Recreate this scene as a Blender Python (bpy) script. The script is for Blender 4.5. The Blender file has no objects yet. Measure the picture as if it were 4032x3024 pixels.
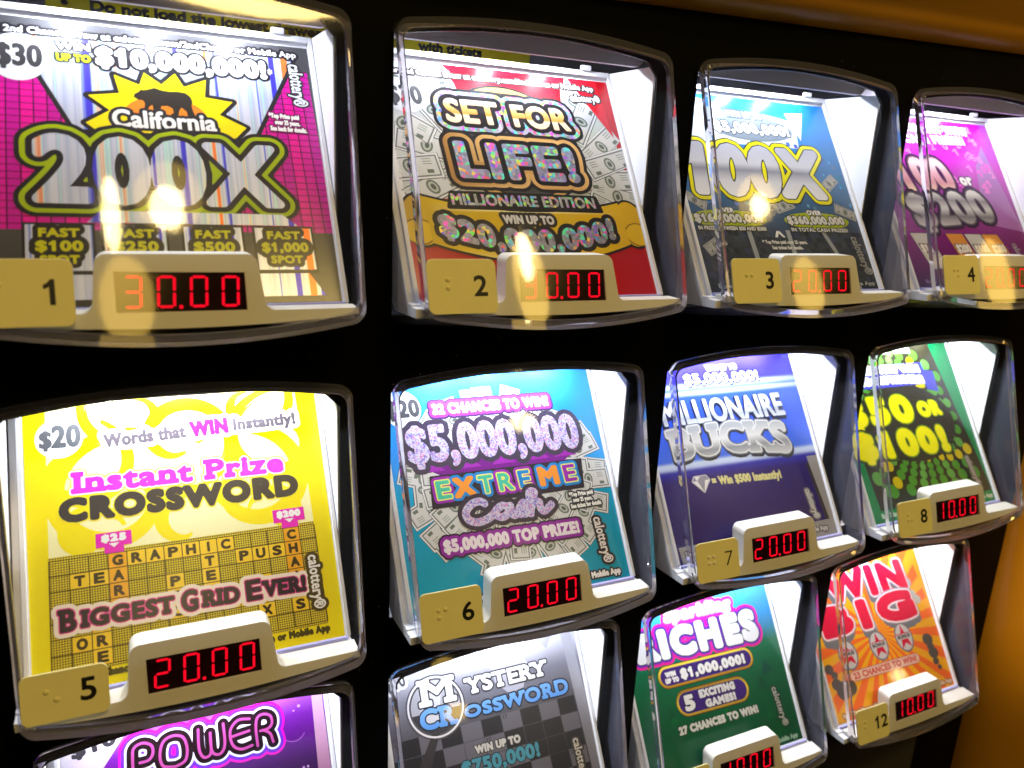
import bpy, bmesh, math, random
import numpy as np
from mathutils import Matrix, Vector, geometry
random.seed(7); rng = np.random.RandomState(7)
SC = bpy.context.scene
COL = SC.collection
S = 0.15                       # one column pitch of the machine, in metres

# ------------------------------------------------------------------ camera, world, lamps, exposure
def sr(r, g, b):
    f = lambda c: (c/255/12.92) if c/255 <= .04045 else ((c/255+.055)/1.055)**2.4
    return (f(r), f(g), f(b))

CAMPOS = np.array([.06575, -2.13817, -.04971])
cd = bpy.data.cameras.new('camera'); cam = bpy.data.objects.new('camera', cd); COL.objects.link(cam)
Rw = [[.90199, -.42907, .04802], [-.06891, -.25288, -.96504], [.42622, .86715, -.25766]]
mx = Matrix(((Rw[0][0], -Rw[1][0], -Rw[2][0]), (Rw[0][1], -Rw[1][1], -Rw[2][1]), (Rw[0][2], -Rw[1][2], -Rw[2][2])))
cam.matrix_world = Matrix.Translation(Vector(CAMPOS*S)) @ mx.to_4x4()
cd.sensor_width = 36; cd.lens = 3060.04/4032*36; cd.clip_start = .01; cd.clip_end = 100
cd.dof.use_dof = True; cd.dof.focus_distance = .375; cd.dof.aperture_fstop = 11
SC.camera = cam

w = bpy.data.worlds.new('World'); SC.world = w; w.use_nodes = True
w.node_tree.nodes['Background'].inputs[0].default_value = (1, .75, .45, 1)
w.node_tree.nodes['Background'].inputs[1].default_value = .006
vs = SC.view_settings
vs.view_transform = 'Standard'; vs.look = 'None'; vs.exposure = 0; vs.gamma = 1
SC.cycles.use_denoising = True
SC.cycles.max_bounces = 14; SC.cycles.transparent_max_bounces = 24; SC.cycles.transmission_bounces = 12
SC.cycles.glossy_bounces = 6; SC.cycles.diffuse_bounces = 4
SC.cycles.sample_clamp_indirect = 6

def lamp(name, pos, target, size, size_y, L, color):
    """elliptical area lamp of radiance L"""
    l = bpy.data.lights.new(name, 'AREA'); l.shape = 'ELLIPSE'; l.size = size*S; l.size_y = size_y*S
    l.energy = L*math.pi*(math.pi/4*size*size_y*S*S); l.color = color
    o = bpy.data.objects.new(name, l); COL.objects.link(o)
    o.location = Vector(pos)*S
    o.rotation_euler = (Vector(target)*S-o.location).to_track_quat('-Z', 'Y').to_euler()
    return o
WARM = (1, .64, .12); HOT = (1, .80, .38)
# shop lamps behind the photographer, mirrored by the clear covers, plus added lights as marked
lamp('shop_and_fill_lamp', (.50, -9, 5.07), (.1, 0, -.2), .50, .60, 30, HOT)
lamp('shop_and_fill_lamp', (.54, -9.1, 5.3), (.1, 0, -.2), 1.0, 1.0, 3, WARM)  # added dim lamp, gives the pale halo round the mirrored spot
lamp('shop_and_fill_lamp', (-.30, -9, 4.95), (.1, 0, -.2), .24, 1.0, 30, HOT)
lamp('shop_and_fill_lamp', (-.17, -9.1, 3.7), (.1, 0, -.2), .75, 1.2, 5, WARM)  # added, stands in for the tall pale band mirrored in the cover
lamp('shop_and_fill_lamp', (5.86, -9, 4.3), (1.1, 0, -.3), .26, .8, 34, HOT)
lamp('shop_and_fill_lamp', (5.91, -9.1, 3.85), (1.1, 0, -.3), .60, 1.6, 8, WARM)  # added for the pale band round the mirrored core
lamp('shop_and_fill_lamp', (11.12, -9, 5.4), (2, 0, -.3), .40, .48, 30, HOT)
lamp('shop_and_fill_lamp', (11.2, -9.1, 5.6), (2, 0, -.3), .9, 1.0, 4, WARM)  # added wider light for the halo of this reflection
lamp('shop_and_fill_lamp', (12.0, -9, 3.64), (2, 0, -.3), .7, 1.2, 6.5, WARM)  # added for the broad pale band over the display
lamp('shop_and_fill_lamp', (17.96, -9, 3.76), (3, 0, -.3), .8, 1.9, 6.5, WARM)  # added for the pale mirrored band at the row end
lamp('shop_and_fill_lamp', (5.53, -9, 1.44), (1.2, 0, -.8), .46, .28, 18, HOT)
lamp('shop_and_fill_lamp', (12.27, -9, -4.14), (3, 0, -2.1), .35, .25, 10, HOT)  # added small light, stands in for a reflection off the floor
lamp('shop_and_fill_lamp', (3.64, -9, -2.79), (1, 0, -1.8), .4, .22, 8, WARM)  # added likewise for a low warm reflection
lamp('shop_and_fill_lamp', (2.5, -7.5, 8.5), (1.5, 0, -1), 5, 1.8, 27, (1, .70, .22))  # added overhead fill for the warm ambient light on housings and plates
def spot(pos, target, watts, angle, color):
    l = bpy.data.lights.new('casing_fill_spot', 'SPOT'); l.energy = watts; l.color = color; l.spot_size = math.radians(angle); l.spot_blend = 1; l.shadow_soft_size = .02
    o = bpy.data.objects.new('casing_fill_spot', l); COL.objects.link(o); o.location = Vector(pos)*S
    o.rotation_euler = (Vector(target)*S-o.location).to_track_quat('-Z', 'Y').to_euler()
spot((3.3, -1.7, -1.7), (4.25, -.2, -1.75), 1.9, 62, (1, .72, .3))  # added fill that brightens the amber side post
spot((2.2, -3.0, -1.2), (3.6, 0, 1.0), 1.2, 50, (1, .72, .3))  # added fill that brightens the amber hood

# ------------------------------------------------------------------ materials
def new_mat(name):
    m = bpy.data.materials.new(name); m.use_nodes = True
    nt = m.node_tree; nt.nodes.clear()
    out = nt.nodes.new('ShaderNodeOutputMaterial')
    return m, nt, out
def pbsdf(nt, out, **kw):
    p = nt.nodes.new('ShaderNodeBsdfPrincipled')
    for k, v in kw.items():
        p.inputs[k.replace('_', ' ')].default_value = v if not isinstance(v, tuple) else (*v, 1)
    nt.links.new(p.outputs[0], out.inputs[0]); return p
def nd(nt, typ, **kw):
    n = nt.nodes.new(typ)
    for k, v in kw.items(): setattr(n, k, v)
    return n
def simple(name, color, rough=.5, spec=.5, noise=0, nscale=40, bump=0, metallic=0):
    m, nt, out = new_mat(name)
    p = pbsdf(nt, out, Base_Color=color, Roughness=rough, Specular_IOR_Level=spec, Metallic=metallic)
    if noise or bump:
        tc = nd(nt, 'ShaderNodeTexCoord'); nz = nd(nt, 'ShaderNodeTexNoise'); nz.inputs['Scale'].default_value = nscale; nz.inputs['Detail'].default_value = 5
        nt.links.new(tc.outputs['Object'], nz.inputs['Vector'])
        if noise:
            mxn = nd(nt, 'ShaderNodeMix', data_type='RGBA')
            mxn.inputs[6].default_value = (*[c*(1-noise) for c in color], 1); mxn.inputs[7].default_value = (*[min(1, c*(1+noise)) for c in color], 1)
            nt.links.new(nz.outputs[0], mxn.inputs[0]); nt.links.new(mxn.outputs[2], p.inputs['Base Color'])
            mr = nd(nt, 'ShaderNodeMapRange'); mr.inputs[3].default_value = rough*.8; mr.inputs[4].default_value = min(1, rough*1.25)
            nt.links.new(nz.outputs[0], mr.inputs[0]); nt.links.new(mr.outputs[0], p.inputs['Roughness'])
        if bump:
            b = nd(nt, 'ShaderNodeBump'); b.inputs['Strength'].default_value = bump; b.inputs['Distance'].default_value = .0004
            nt.links.new(nz.outputs[0], b.inputs['Height']); nt.links.new(b.outputs[0], p.inputs['Normal'])
    return m
M = {}
M['ivory'] = simple('ivory_plastic', (.80, .78, .72), .38, .4, .03, 60, .12)
def specks(m, scale, thr, col):
    nt = m.node_tree; p = [n for n in nt.nodes if n.type == 'BSDF_PRINCIPLED'][0]
    src = p.inputs['Base Color'].links[0].from_socket
    vo = nd(nt, 'ShaderNodeTexVoronoi'); vo.inputs['Scale'].default_value = scale; tc_ = nd(nt, 'ShaderNodeTexCoord'); nt.links.new(tc_.outputs['Object'], vo.inputs['Vector'])
    lt = nd(nt, 'ShaderNodeMath', operation='LESS_THAN'); lt.inputs[1].default_value = thr; nt.links.new(vo.outputs['Distance'], lt.inputs[0])
    md = nd(nt, 'ShaderNodeMix', data_type='RGBA'); md.inputs[7].default_value = (*col, 1)
    nt.links.new(lt.outputs[0], md.inputs[0]); nt.links.new(src, md.inputs[6]); nt.links.new(md.outputs[2], p.inputs['Base Color'])
specks(M['ivory'], 75, .035, (.12, .10, .07))
M['lip'] = simple('lavender_lip', (.40, .40, .78), .3, .5)  # colour of the strip along the ticket's lower edge
M['white'] = simple('white_plastic', (.82, .82, .86), .35, .4, .02, 30)
M['grey'] = simple('grey_plastic', (.78, .76, .86), .5, .3, .05, 60)
M['black'] = simple('black_panel', (.0012, .0012, .0014), .4, .06, .2, 30)
nt = M['black'].node_tree; p = [n for n in nt.nodes if n.type == 'BSDF_PRINCIPLED'][0]          # a little dust
vo = nd(nt, 'ShaderNodeTexVoronoi'); vo.inputs['Scale'].default_value = 130; tcd = nd(nt, 'ShaderNodeTexCoord'); nt.links.new(tcd.outputs['Object'], vo.inputs['Vector'])
lt = nd(nt, 'ShaderNodeMath', operation='LESS_THAN'); lt.inputs[1].default_value = .045; nt.links.new(vo.outputs['Distance'], lt.inputs[0])
md = nd(nt, 'ShaderNodeMix', data_type='RGBA'); md.inputs[6].default_value = (.0012, .0012, .0014, 1); md.inputs[7].default_value = (.10, .09, .09, 1)
nt.links.new(lt.outputs[0], md.inputs[0]); nt.links.new(md.outputs[2], p.inputs['Base Color'])
M['dark'] = simple('dark_sheet_metal', (.05, .055, .065), .45, .4, .3, 25)
M['plate'] = simple('cream_number_plate', (.86, .80, .40), .55, .3, .06, 90, .1)
M['numeral'] = simple('black_lettering', (.006, .006, .008), .4, .4)
M['braillewhite'] = simple('worn_white_dot', (.9, .88, .8), .4, .4)
M['amber'] = simple('amber_paint', (.47, .21, .010), .30, .5, .16, 9, .05)
M['lower'] = simple('charcoal_panel', (.045, .04, .036), .32, .4, .3, 12)
M['display'] = simple('dark_red_window', (.012, .0008, .002), .12, .5)
M['labelyellow'] = simple('yellow_label', (.50, .44, .02), .45, .4, .05, 40)
M['clip'] = simple('frosted_clip', (.8, .8, .82), .3, .5)

def emit(name, color, strength):
    m, nt, out = new_mat(name); e = nd(nt, 'ShaderNodeEmission'); e.inputs[0].default_value = (*color, 1); e.inputs[1].default_value = strength
    nt.links.new(e.outputs[0], out.inputs[0]); return m
M['seg'] = emit('lit_red_segment', (1, .003, .018), 1.3)

# thin clear acrylic sheet: Schlick reflection over straight transparency
m, nt, out = new_mat('clear_acrylic_sheet')
lw = nd(nt, 'ShaderNodeLayerWeight'); lw.inputs['Blend'].default_value = .5
pw = nd(nt, 'ShaderNodeMath', operation='POWER'); pw.inputs[1].default_value = 4
nt.links.new(lw.outputs['Facing'], pw.inputs[0])
mr = nd(nt, 'ShaderNodeMapRange'); mr.inputs[3].default_value = .09; mr.inputs[4].default_value = 1
nt.links.new(pw.outputs[0], mr.inputs[0])
tr = nd(nt, 'ShaderNodeBsdfTransparent'); tr.inputs[0].default_value = (.955, .955, .965, 1)
gl = nd(nt, 'ShaderNodeBsdfGlossy'); gl.inputs['Roughness'].default_value = .04
tc = nd(nt, 'ShaderNodeTexCoord'); nz = nd(nt, 'ShaderNodeTexNoise'); nz.inputs['Scale'].default_value = 60
nt.links.new(tc.outputs['Object'], nz.inputs['Vector'])
bp = nd(nt, 'ShaderNodeBump'); bp.inputs['Strength'].default_value = .04; bp.inputs['Distance'].default_value = .0005
nt.links.new(nz.outputs[0], bp.inputs['Height']); nt.links.new(bp.outputs[0], gl.inputs['Normal'])
ms = nd(nt, 'ShaderNodeMixShader')
nt.links.new(mr.outputs[0], ms.inputs[0]); nt.links.new(tr.outputs[0], ms.inputs[1]); nt.links.new(gl.outputs[0], ms.inputs[2])
tl = nd(nt, 'ShaderNodeBsdfTranslucent'); tl.inputs[0].default_value = (.8, .8, .85, 1)
mh = nd(nt, 'ShaderNodeMixShader'); mh.inputs[0].default_value = .010
nt.links.new(ms.outputs[0], mh.inputs[1]); nt.links.new(tl.outputs[0], mh.inputs[2])
nt.links.new(mh.outputs[0], out.inputs[0]); M['sheet'] = m
m = m.copy(); m.name = 'hazy_acrylic_side'; nt = m.node_tree; out = [n for n in nt.nodes if n.type == 'OUTPUT_MATERIAL'][0]; ms = [n for n in nt.nodes if n.type == 'MIX_SHADER'][0]
df = nd(nt, 'ShaderNodeBsdfDiffuse'); df.inputs[0].default_value = (.5, .5, .74, 1)
m2 = nd(nt, 'ShaderNodeMixShader'); m2.inputs[0].default_value = .075
[n for n in nt.nodes if n.type == 'BSDF_GLOSSY'][0].inputs['Roughness'].default_value = .22
nt.links.new(ms.outputs[0], m2.inputs[1]); nt.links.new(df.outputs[0], m2.inputs[2]); nt.links.new(m2.outputs[0], out.inputs[0]); M['side'] = m

m, nt, out = new_mat('clear_acrylic_rim')
g = nd(nt, 'ShaderNodeBsdfGlass'); g.inputs['IOR'].default_value = 1.49; g.inputs['Roughness'].default_value = .02; g.inputs[0].default_value = (.95, .94, .98, 1)
df = nd(nt, 'ShaderNodeBsdfDiffuse'); df.inputs[0].default_value = (.6, .6, .82, 1); m2 = nd(nt, 'ShaderNodeMixShader'); m2.inputs[0].default_value = .08
nt.links.new(g.outputs[0], m2.inputs[1]); nt.links.new(df.outputs[0], m2.inputs[2]); nt.links.new(m2.outputs[0], out.inputs[0]); M['rim'] = m

# printed ticket inks: flat print colours carried by the artwork
def ink(name, rough, foil=None):
    m, nt, out = new_mat(name)
    p = pbsdf(nt, out, Roughness=rough, Specular_IOR_Level=.45)
    at = nd(nt, 'ShaderNodeAttribute', attribute_name='ink'); tc = nd(nt, 'ShaderNodeTexCoord')
    if foil is None:
        nt.links.new(at.outputs['Color'], p.inputs['Base Color'])
    elif foil == 'glitter':
        v = nd(nt, 'ShaderNodeTexVoronoi'); v.inputs['Scale'].default_value = 640
        nt.links.new(tc.outputs['Object'], v.inputs['Vector'])
        sep = nd(nt, 'ShaderNodeSeparateColor'); nt.links.new(v.outputs['Color'], sep.inputs[0])
        hsv = nd(nt, 'ShaderNodeCombineColor', mode='HSV'); hsv.inputs[1].default_value = .85; hsv.inputs[2].default_value = .95
        nt.links.new(sep.outputs[0], hsv.inputs[0])
        gt = nd(nt, 'ShaderNodeMath', operation='GREATER_THAN'); gt.inputs[1].default_value = .66
        nt.links.new(sep.outputs[1], gt.inputs[0])
        br = nd(nt, 'ShaderNodeMath', operation='MULTIPLY_ADD'); br.inputs[1].default_value = .55; br.inputs[2].default_value = .6
        nt.links.new(sep.outputs[2], br.inputs[0])
        sc = nd(nt, 'ShaderNodeVectorMath', operation='SCALE'); nt.links.new(at.outputs['Color'], sc.inputs[0]); nt.links.new(br.outputs[0], sc.inputs['Scale'])
        mxn = nd(nt, 'ShaderNodeMix', data_type='RGBA'); nt.links.new(gt.outputs[0], mxn.inputs[0])
        nt.links.new(sc.outputs[0], mxn.inputs[6]); nt.links.new(hsv.outputs[0], mxn.inputs[7])
        nt.links.new(mxn.outputs[2], p.inputs['Base Color'])
        p.inputs['Metallic'].default_value = .25
    elif foil == 'mosaic':
        v = nd(nt, 'ShaderNodeTexVoronoi'); v.inputs['Scale'].default_value = 1500
        nt.links.new(tc.outputs['Object'], v.inputs['Vector'])
        sep = nd(nt, 'ShaderNodeSeparateColor'); nt.links.new(v.outputs['Color'], sep.inputs[0])
        cr = nd(nt, 'ShaderNodeValToRGB'); cr.color_ramp.interpolation = 'CONSTANT'
        els = cr.color_ramp.elements; els[0].color = (*sr(206, 204, 222), 1); els[1].position = .45; els[1].color = (*sr(172, 158, 214), 1)
        for pos, c in ((.7, sr(118, 108, 196)), (.86, sr(214, 140, 184))):
            e = els.new(pos); e.color = (*c, 1)
        nt.links.new(sep.outputs[0], cr.inputs[0]); nt.links.new(cr.outputs[0], p.inputs['Base Color'])
    elif foil == 'stripe':
        sx = nd(nt, 'ShaderNodeSeparateXYZ'); nt.links.new(tc.outputs['Object'], sx.inputs[0])
        wv = nd(nt, 'ShaderNodeTexNoise', noise_dimensions='1D'); wv.inputs['Scale'].default_value = 190; wv.inputs['Detail'].default_value = 3
        nt.links.new(sx.outputs[0], wv.inputs['W'])
        cr = nd(nt, 'ShaderNodeValToRGB'); els = cr.color_ramp.elements
        els[0].position = .36; els[0].color = (*sr(70, 60, 225), 1); els[1].position = .66; els[1].color = (*sr(250, 130, 60), 1)
        for pos, c in ((.405, sr(140, 160, 245)), (.44, sr(222, 228, 250)), (.54, sr(186, 194, 232)), (.585, sr(190, 240, 240)), (.62, sr(235, 225, 215))):
            e = els.new(pos); e.color = (*c, 1)
        nt.links.new(wv.outputs[0], cr.inputs[0]); nt.links.new(cr.outputs[0], p.inputs['Base Color'])
        p.inputs['Metallic'].default_value = .2
    elif foil == 'halftone':
        mp = nd(nt, 'ShaderNodeMapping'); mp.inputs['Rotation'].default_value = (0, 0, .785)
        ck = nd(nt, 'ShaderNodeTexChecker'); ck.inputs['Scale'].default_value = 1500
        nt.links.new(tc.outputs['Object'], mp.inputs[0]); nt.links.new(mp.outputs[0], ck.inputs[0])
        ck.inputs[1].default_value = (*sr(225, 205, 40), 1); ck.inputs[2].default_value = (*sr(105, 85, 15), 1)
        nt.links.new(ck.outputs[0], p.inputs['Base Color'])
    return m
MI = [ink('printed_ink', .22), ink('glitter_foil', .3, 'glitter'), ink('mosaic_foil', .3, 'mosaic'),
      ink('striped_foil', .25, 'stripe'), ink('halftone_ink', .3, 'halftone')]

# ------------------------------------------------------------------ object helpers
def link(name, me, parent=None, mats=()):
    o = bpy.data.objects.new(name, me); COL.objects.link(o)
    for m_ in mats: me.materials.append(m_)
    if parent: o.parent = parent
    return o
def thing(name, label, cat, loc=(0, 0, 0), rot=(0, 0, 0), group=None):
    o = bpy.data.objects.new(name, None); COL.objects.link(o); o.empty_display_size = .02
    o.location = Vector(loc)*S; o.rotation_euler = rot
    o['label'] = label; o['category'] = cat
    if group: o['group'] = group
    return o
def mesh_from(name, verts, faces, smooth=False):
    me = bpy.data.meshes.new(name)
    me.from_pydata([tuple(c*S for c in v) for v in verts], [], faces); me.update()
    if smooth:
        for p in me.polygons: p.use_smooth = True
    return me
def fix(me, bevel=0, seg=2, angle=40):
    bm = bmesh.new(); bm.from_mesh(me)
    bmesh.ops.remove_doubles(bm, verts=bm.verts, dist=1e-7)
    bmesh.ops.recalc_face_normals(bm, faces=bm.faces)
    if bevel:
        ed = [e for e in bm.edges if len(e.link_faces) == 2 and e.calc_face_angle(0) > math.radians(angle)]
        bmesh.ops.bevel(bm, geom=ed, offset=bevel*S, segments=seg, affect='EDGES', profile=.6, clamp_overlap=True)
    bm.to_mesh(me); bm.free(); me.update(); return me
def box(name, x0, x1, y0, y1, z0, z1, mat, parent=None, bevel=0):
    v = [(x, y, z) for x in (x0, x1) for y in (y0, y1) for z in (z0, z1)]
    f = [(0, 1, 3, 2), (4, 6, 7, 5), (0, 4, 5, 1), (2, 3, 7, 6), (0, 2, 6, 4), (1, 5, 7, 3)]
    return link(name, fix(mesh_from(name, v, f), bevel), parent, [mat])
def prism_x(name, prof, x0, x1, mat, parent=None, bevel=0):
    """profile of (y, z) points drawn out along x"""
    n = len(prof); v = [(x0, *p) for p in prof]+[(x1, *p) for p in prof]
    tris = geometry.tessellate_polygon([[Vector((p[0], p[1], 0)) for p in prof]])
    f = [tuple(t) for t in tris]+[tuple(i+n for i in reversed(t)) for t in tris]
    f += [(i, (i+1) % n, (i+1) % n+n, i+n) for i in range(n)]
    return link(name, fix(mesh_from(name, v, f), bevel), parent, [mat])
def rrect(x0, x1, z0, z1, r, n=6):
    pts = []
    for cx, cz, a0 in ((x1-r, z1-r, 0), (x0+r, z1-r, 90), (x0+r, z0+r, 180), (x1-r, z0+r, 270)):
        for i in range(n+1):
            a = math.radians(a0+90*i/n); pts.append((cx+r*math.cos(a), cz+r*math.sin(a)))
    return pts
def plate_mesh(name, outer, holes, plane, depth, bevel=0, hole_depth=None):
    """slab whose front face follows plane(x,z)->y, pushed back by depth along +y, with holes"""
    loops = [outer]+holes; flat = [p for l in loops for p in l]; n = len(flat)
    tris = geometry.tessellate_polygon([[Vector((p[0], p[1], 0)) for p in l] for l in loops])
    v = [(p[0], plane(*p), p[1]) for p in flat]+[(p[0], plane(*p)+depth, p[1]) for p in flat]
    f = [tuple(t) for t in tris]+[tuple(i+n for i in reversed(t)) for t in tris]
    k = 0
    for l in loops:
        m_ = len(l)
        for i in range(m_): f.append((k+i, k+(i+1) % m_, k+(i+1) % m_+n, k+i+n))
        k += m_
    return fix(mesh_from(name, v, f), bevel)

# ------------------------------------------------------------------ flat artwork: signed-distance shapes turned into mesh
_gl = {}; _nc = {}
def raw_glyphs(s, track=1.0):
    cu = bpy.data.curves.new('txt', 'FONT'); cu.body = s; cu.fill_mode = 'NONE'; cu.resolution_u = 4; cu.space_character = track
    o = bpy.data.objects.new('txt', cu); COL.objects.link(o)
    me = bpy.data.meshes.new_from_object(o.evaluated_get(bpy.context.evaluated_depsgraph_get()))
    co = np.array([v.co[:2] for v in me.vertices]).reshape(-1, 2)
    ed = [tuple(e.vertices) for e in me.edges]
    cs = []; start = 0
    for i, (a, b) in enumerate(ed):
        if b < a or (i == len(ed)-1): cs.append(co[start:a+1] if b < a else co[start:b+1]); start = a+1
    bpy.data.objects.remove(o); bpy.data.curves.remove(cu); bpy.data.meshes.remove(me)
    return [c for c in cs if len(c) > 2]
def glyphs(s, track=1.0):
    """closed outline contours of a line of text in the built-in font; cap height 1; the plain figure 1 gets its flag"""
    if (s, track) in _gl: return _gl[(s, track)]
    cs = [c/CAP for c in raw_glyphs(s, track)]
    if '1' in s:
        k = 0; out = []
        for ch in s:
            if ch not in _nc: _nc[ch] = len(raw_glyphs(ch)) if ch != ' ' else 0
            g = cs[k:k+_nc[ch]]; k += _nc[ch]
            if ch == '1':
                c = g[0]; ar = sum(c[i][0]*c[(i+1) % len(c)][1]-c[(i+1) % len(c)][0]*c[i][1] for i in range(len(c)))
                x1 = c[:, 0].max(); x0 = x1-.135
                p = np.array([(x0, 0), (x1, 0), (x1, 1), (x1-.10, 1), (x1-.20, .86), (x1-.33, .78), (x1-.33, .66), (x1-.22, .71), (x0, .80)])
                g = [p if ar > 0 else p[::-1]]
            out += g
        cs = out
    _gl[(s, track)] = cs
    return cs
CAP = None
CAP = max(c[:, 1].max() for c in raw_glyphs('H'))

def slabs(cs, t=.13, e=.10):
    """turn stem ends on the baseline and cap line into slab serifs"""
    res = list(cs)
    for c in cs:
        if len(c) < 3: continue
        n = len(c)
        area = .5*sum(c[i][0]*c[(i+1) % n][1]-c[(i+1) % n][0]*c[i][1] for i in range(n))
        for i in range(n):
            a, b = c[i], c[(i+1) % n]
            if abs(a[1]-b[1]) < .012 and .05 < abs(a[0]-b[0]) < .34:
                for y0, y1, yy in ((0, t, 0), (1-t, 1, 1)):
                    if abs(a[1]-yy) < .02:
                        x0, x1 = min(a[0], b[0])-e, max(a[0], b[0])+e
                        r = np.array([(x0, y0), (x1, y0), (x1, y1), (x0, y1)])
                        res.append(r if area > 0 else r[::-1])
    return res

class Field:
    """signed distance sampled on a grid in ticket space"""
    def __init__(s, lo, hi, cell, pad):
        s.lo = np.array(lo)-pad; s.cell = cell
        nx, ny = [int(math.ceil((hi[i]+pad-s.lo[i])/cell))+1 for i in (0, 1)]
        s.x = s.lo[0]+cell*np.arange(nx); s.y = s.lo[1]+cell*np.arange(ny)
        s.d = np.full((ny, nx), 9.0); s.w = np.zeros((ny, nx), int); s.pad = pad
    def win(s, p0, p1, pad):
        i0 = max(0, int((p0[0]-pad-s.lo[0])/s.cell)); i1 = min(len(s.x), int((p1[0]+pad-s.lo[0])/s.cell)+2)
        j0 = max(0, int((p0[1]-pad-s.lo[1])/s.cell)); j1 = min(len(s.y), int((p1[1]+pad-s.lo[1])/s.cell)+2)
        return i0, i1, j0, j1
    def contour(s, c, closed=True, rad=0):
        a = c; b = np.roll(c, -1, 0)
        if not closed: a, b = c[:-1], c[1:]
        for k in range(len(a)):
            p, q = a[k], b[k]
            i0, i1, j0, j1 = s.win(np.minimum(p, q), np.maximum(p, q), s.pad+(0 if np.isscalar(rad) else max(rad[k], rad[min(k+1, len(rad)-1)])))
            if i1 <= i0 or j1 <= j0: continue
            X = s.x[None, i0:i1]; Y = s.y[j0:j1, None]
            e = q-p; L = e@e+1e-18
            t = np.clip(((X-p[0])*e[0]+(Y-p[1])*e[1])/L, 0, 1)
            dd = np.sqrt((X-p[0]-t*e[0])**2+(Y-p[1]-t*e[1])**2)
            if not np.isscalar(rad): dd = dd-(rad[k]*(1-t)+rad[(k+1) % len(rad)]*t)
            v = s.d[j0:j1, i0:i1]; np.minimum(v, dd, out=v)
        if closed:
            i0, i1, j0, j1 = s.win(c.min(0), c.max(0), s.cell)
            X = s.x[None, i0:i1]; Y = s.y[j0:j1, None]; W = np.zeros((j1-j0, i1-i0), int)
            for p, q in zip(a, b):
                if p[1] == q[1]: continue
                up = (p[1] <= Y) & (q[1] > Y); dn = (p[1] > Y) & (q[1] <= Y)
                xc = p[0]+(Y-p[1])/(q[1]-p[1])*(q[0]-p[0])
                W += (up & (X < xc)).astype(int)-(dn & (X < xc)).astype(int)
            s.w[j0:j1, i0:i1] += W
    def sd(s): return np.where(s.w != 0, -s.d, s.d)

CASES = {}
for code in range(1, 16):
    poly = []
    for k in range(4):
        a, b = (code >> k) & 1, (code >> ((k+1) % 4)) & 1
        if a: poly.append(('c', k))
        if a != b: poly.append(('e', k))
    CASES[code] = poly

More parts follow.
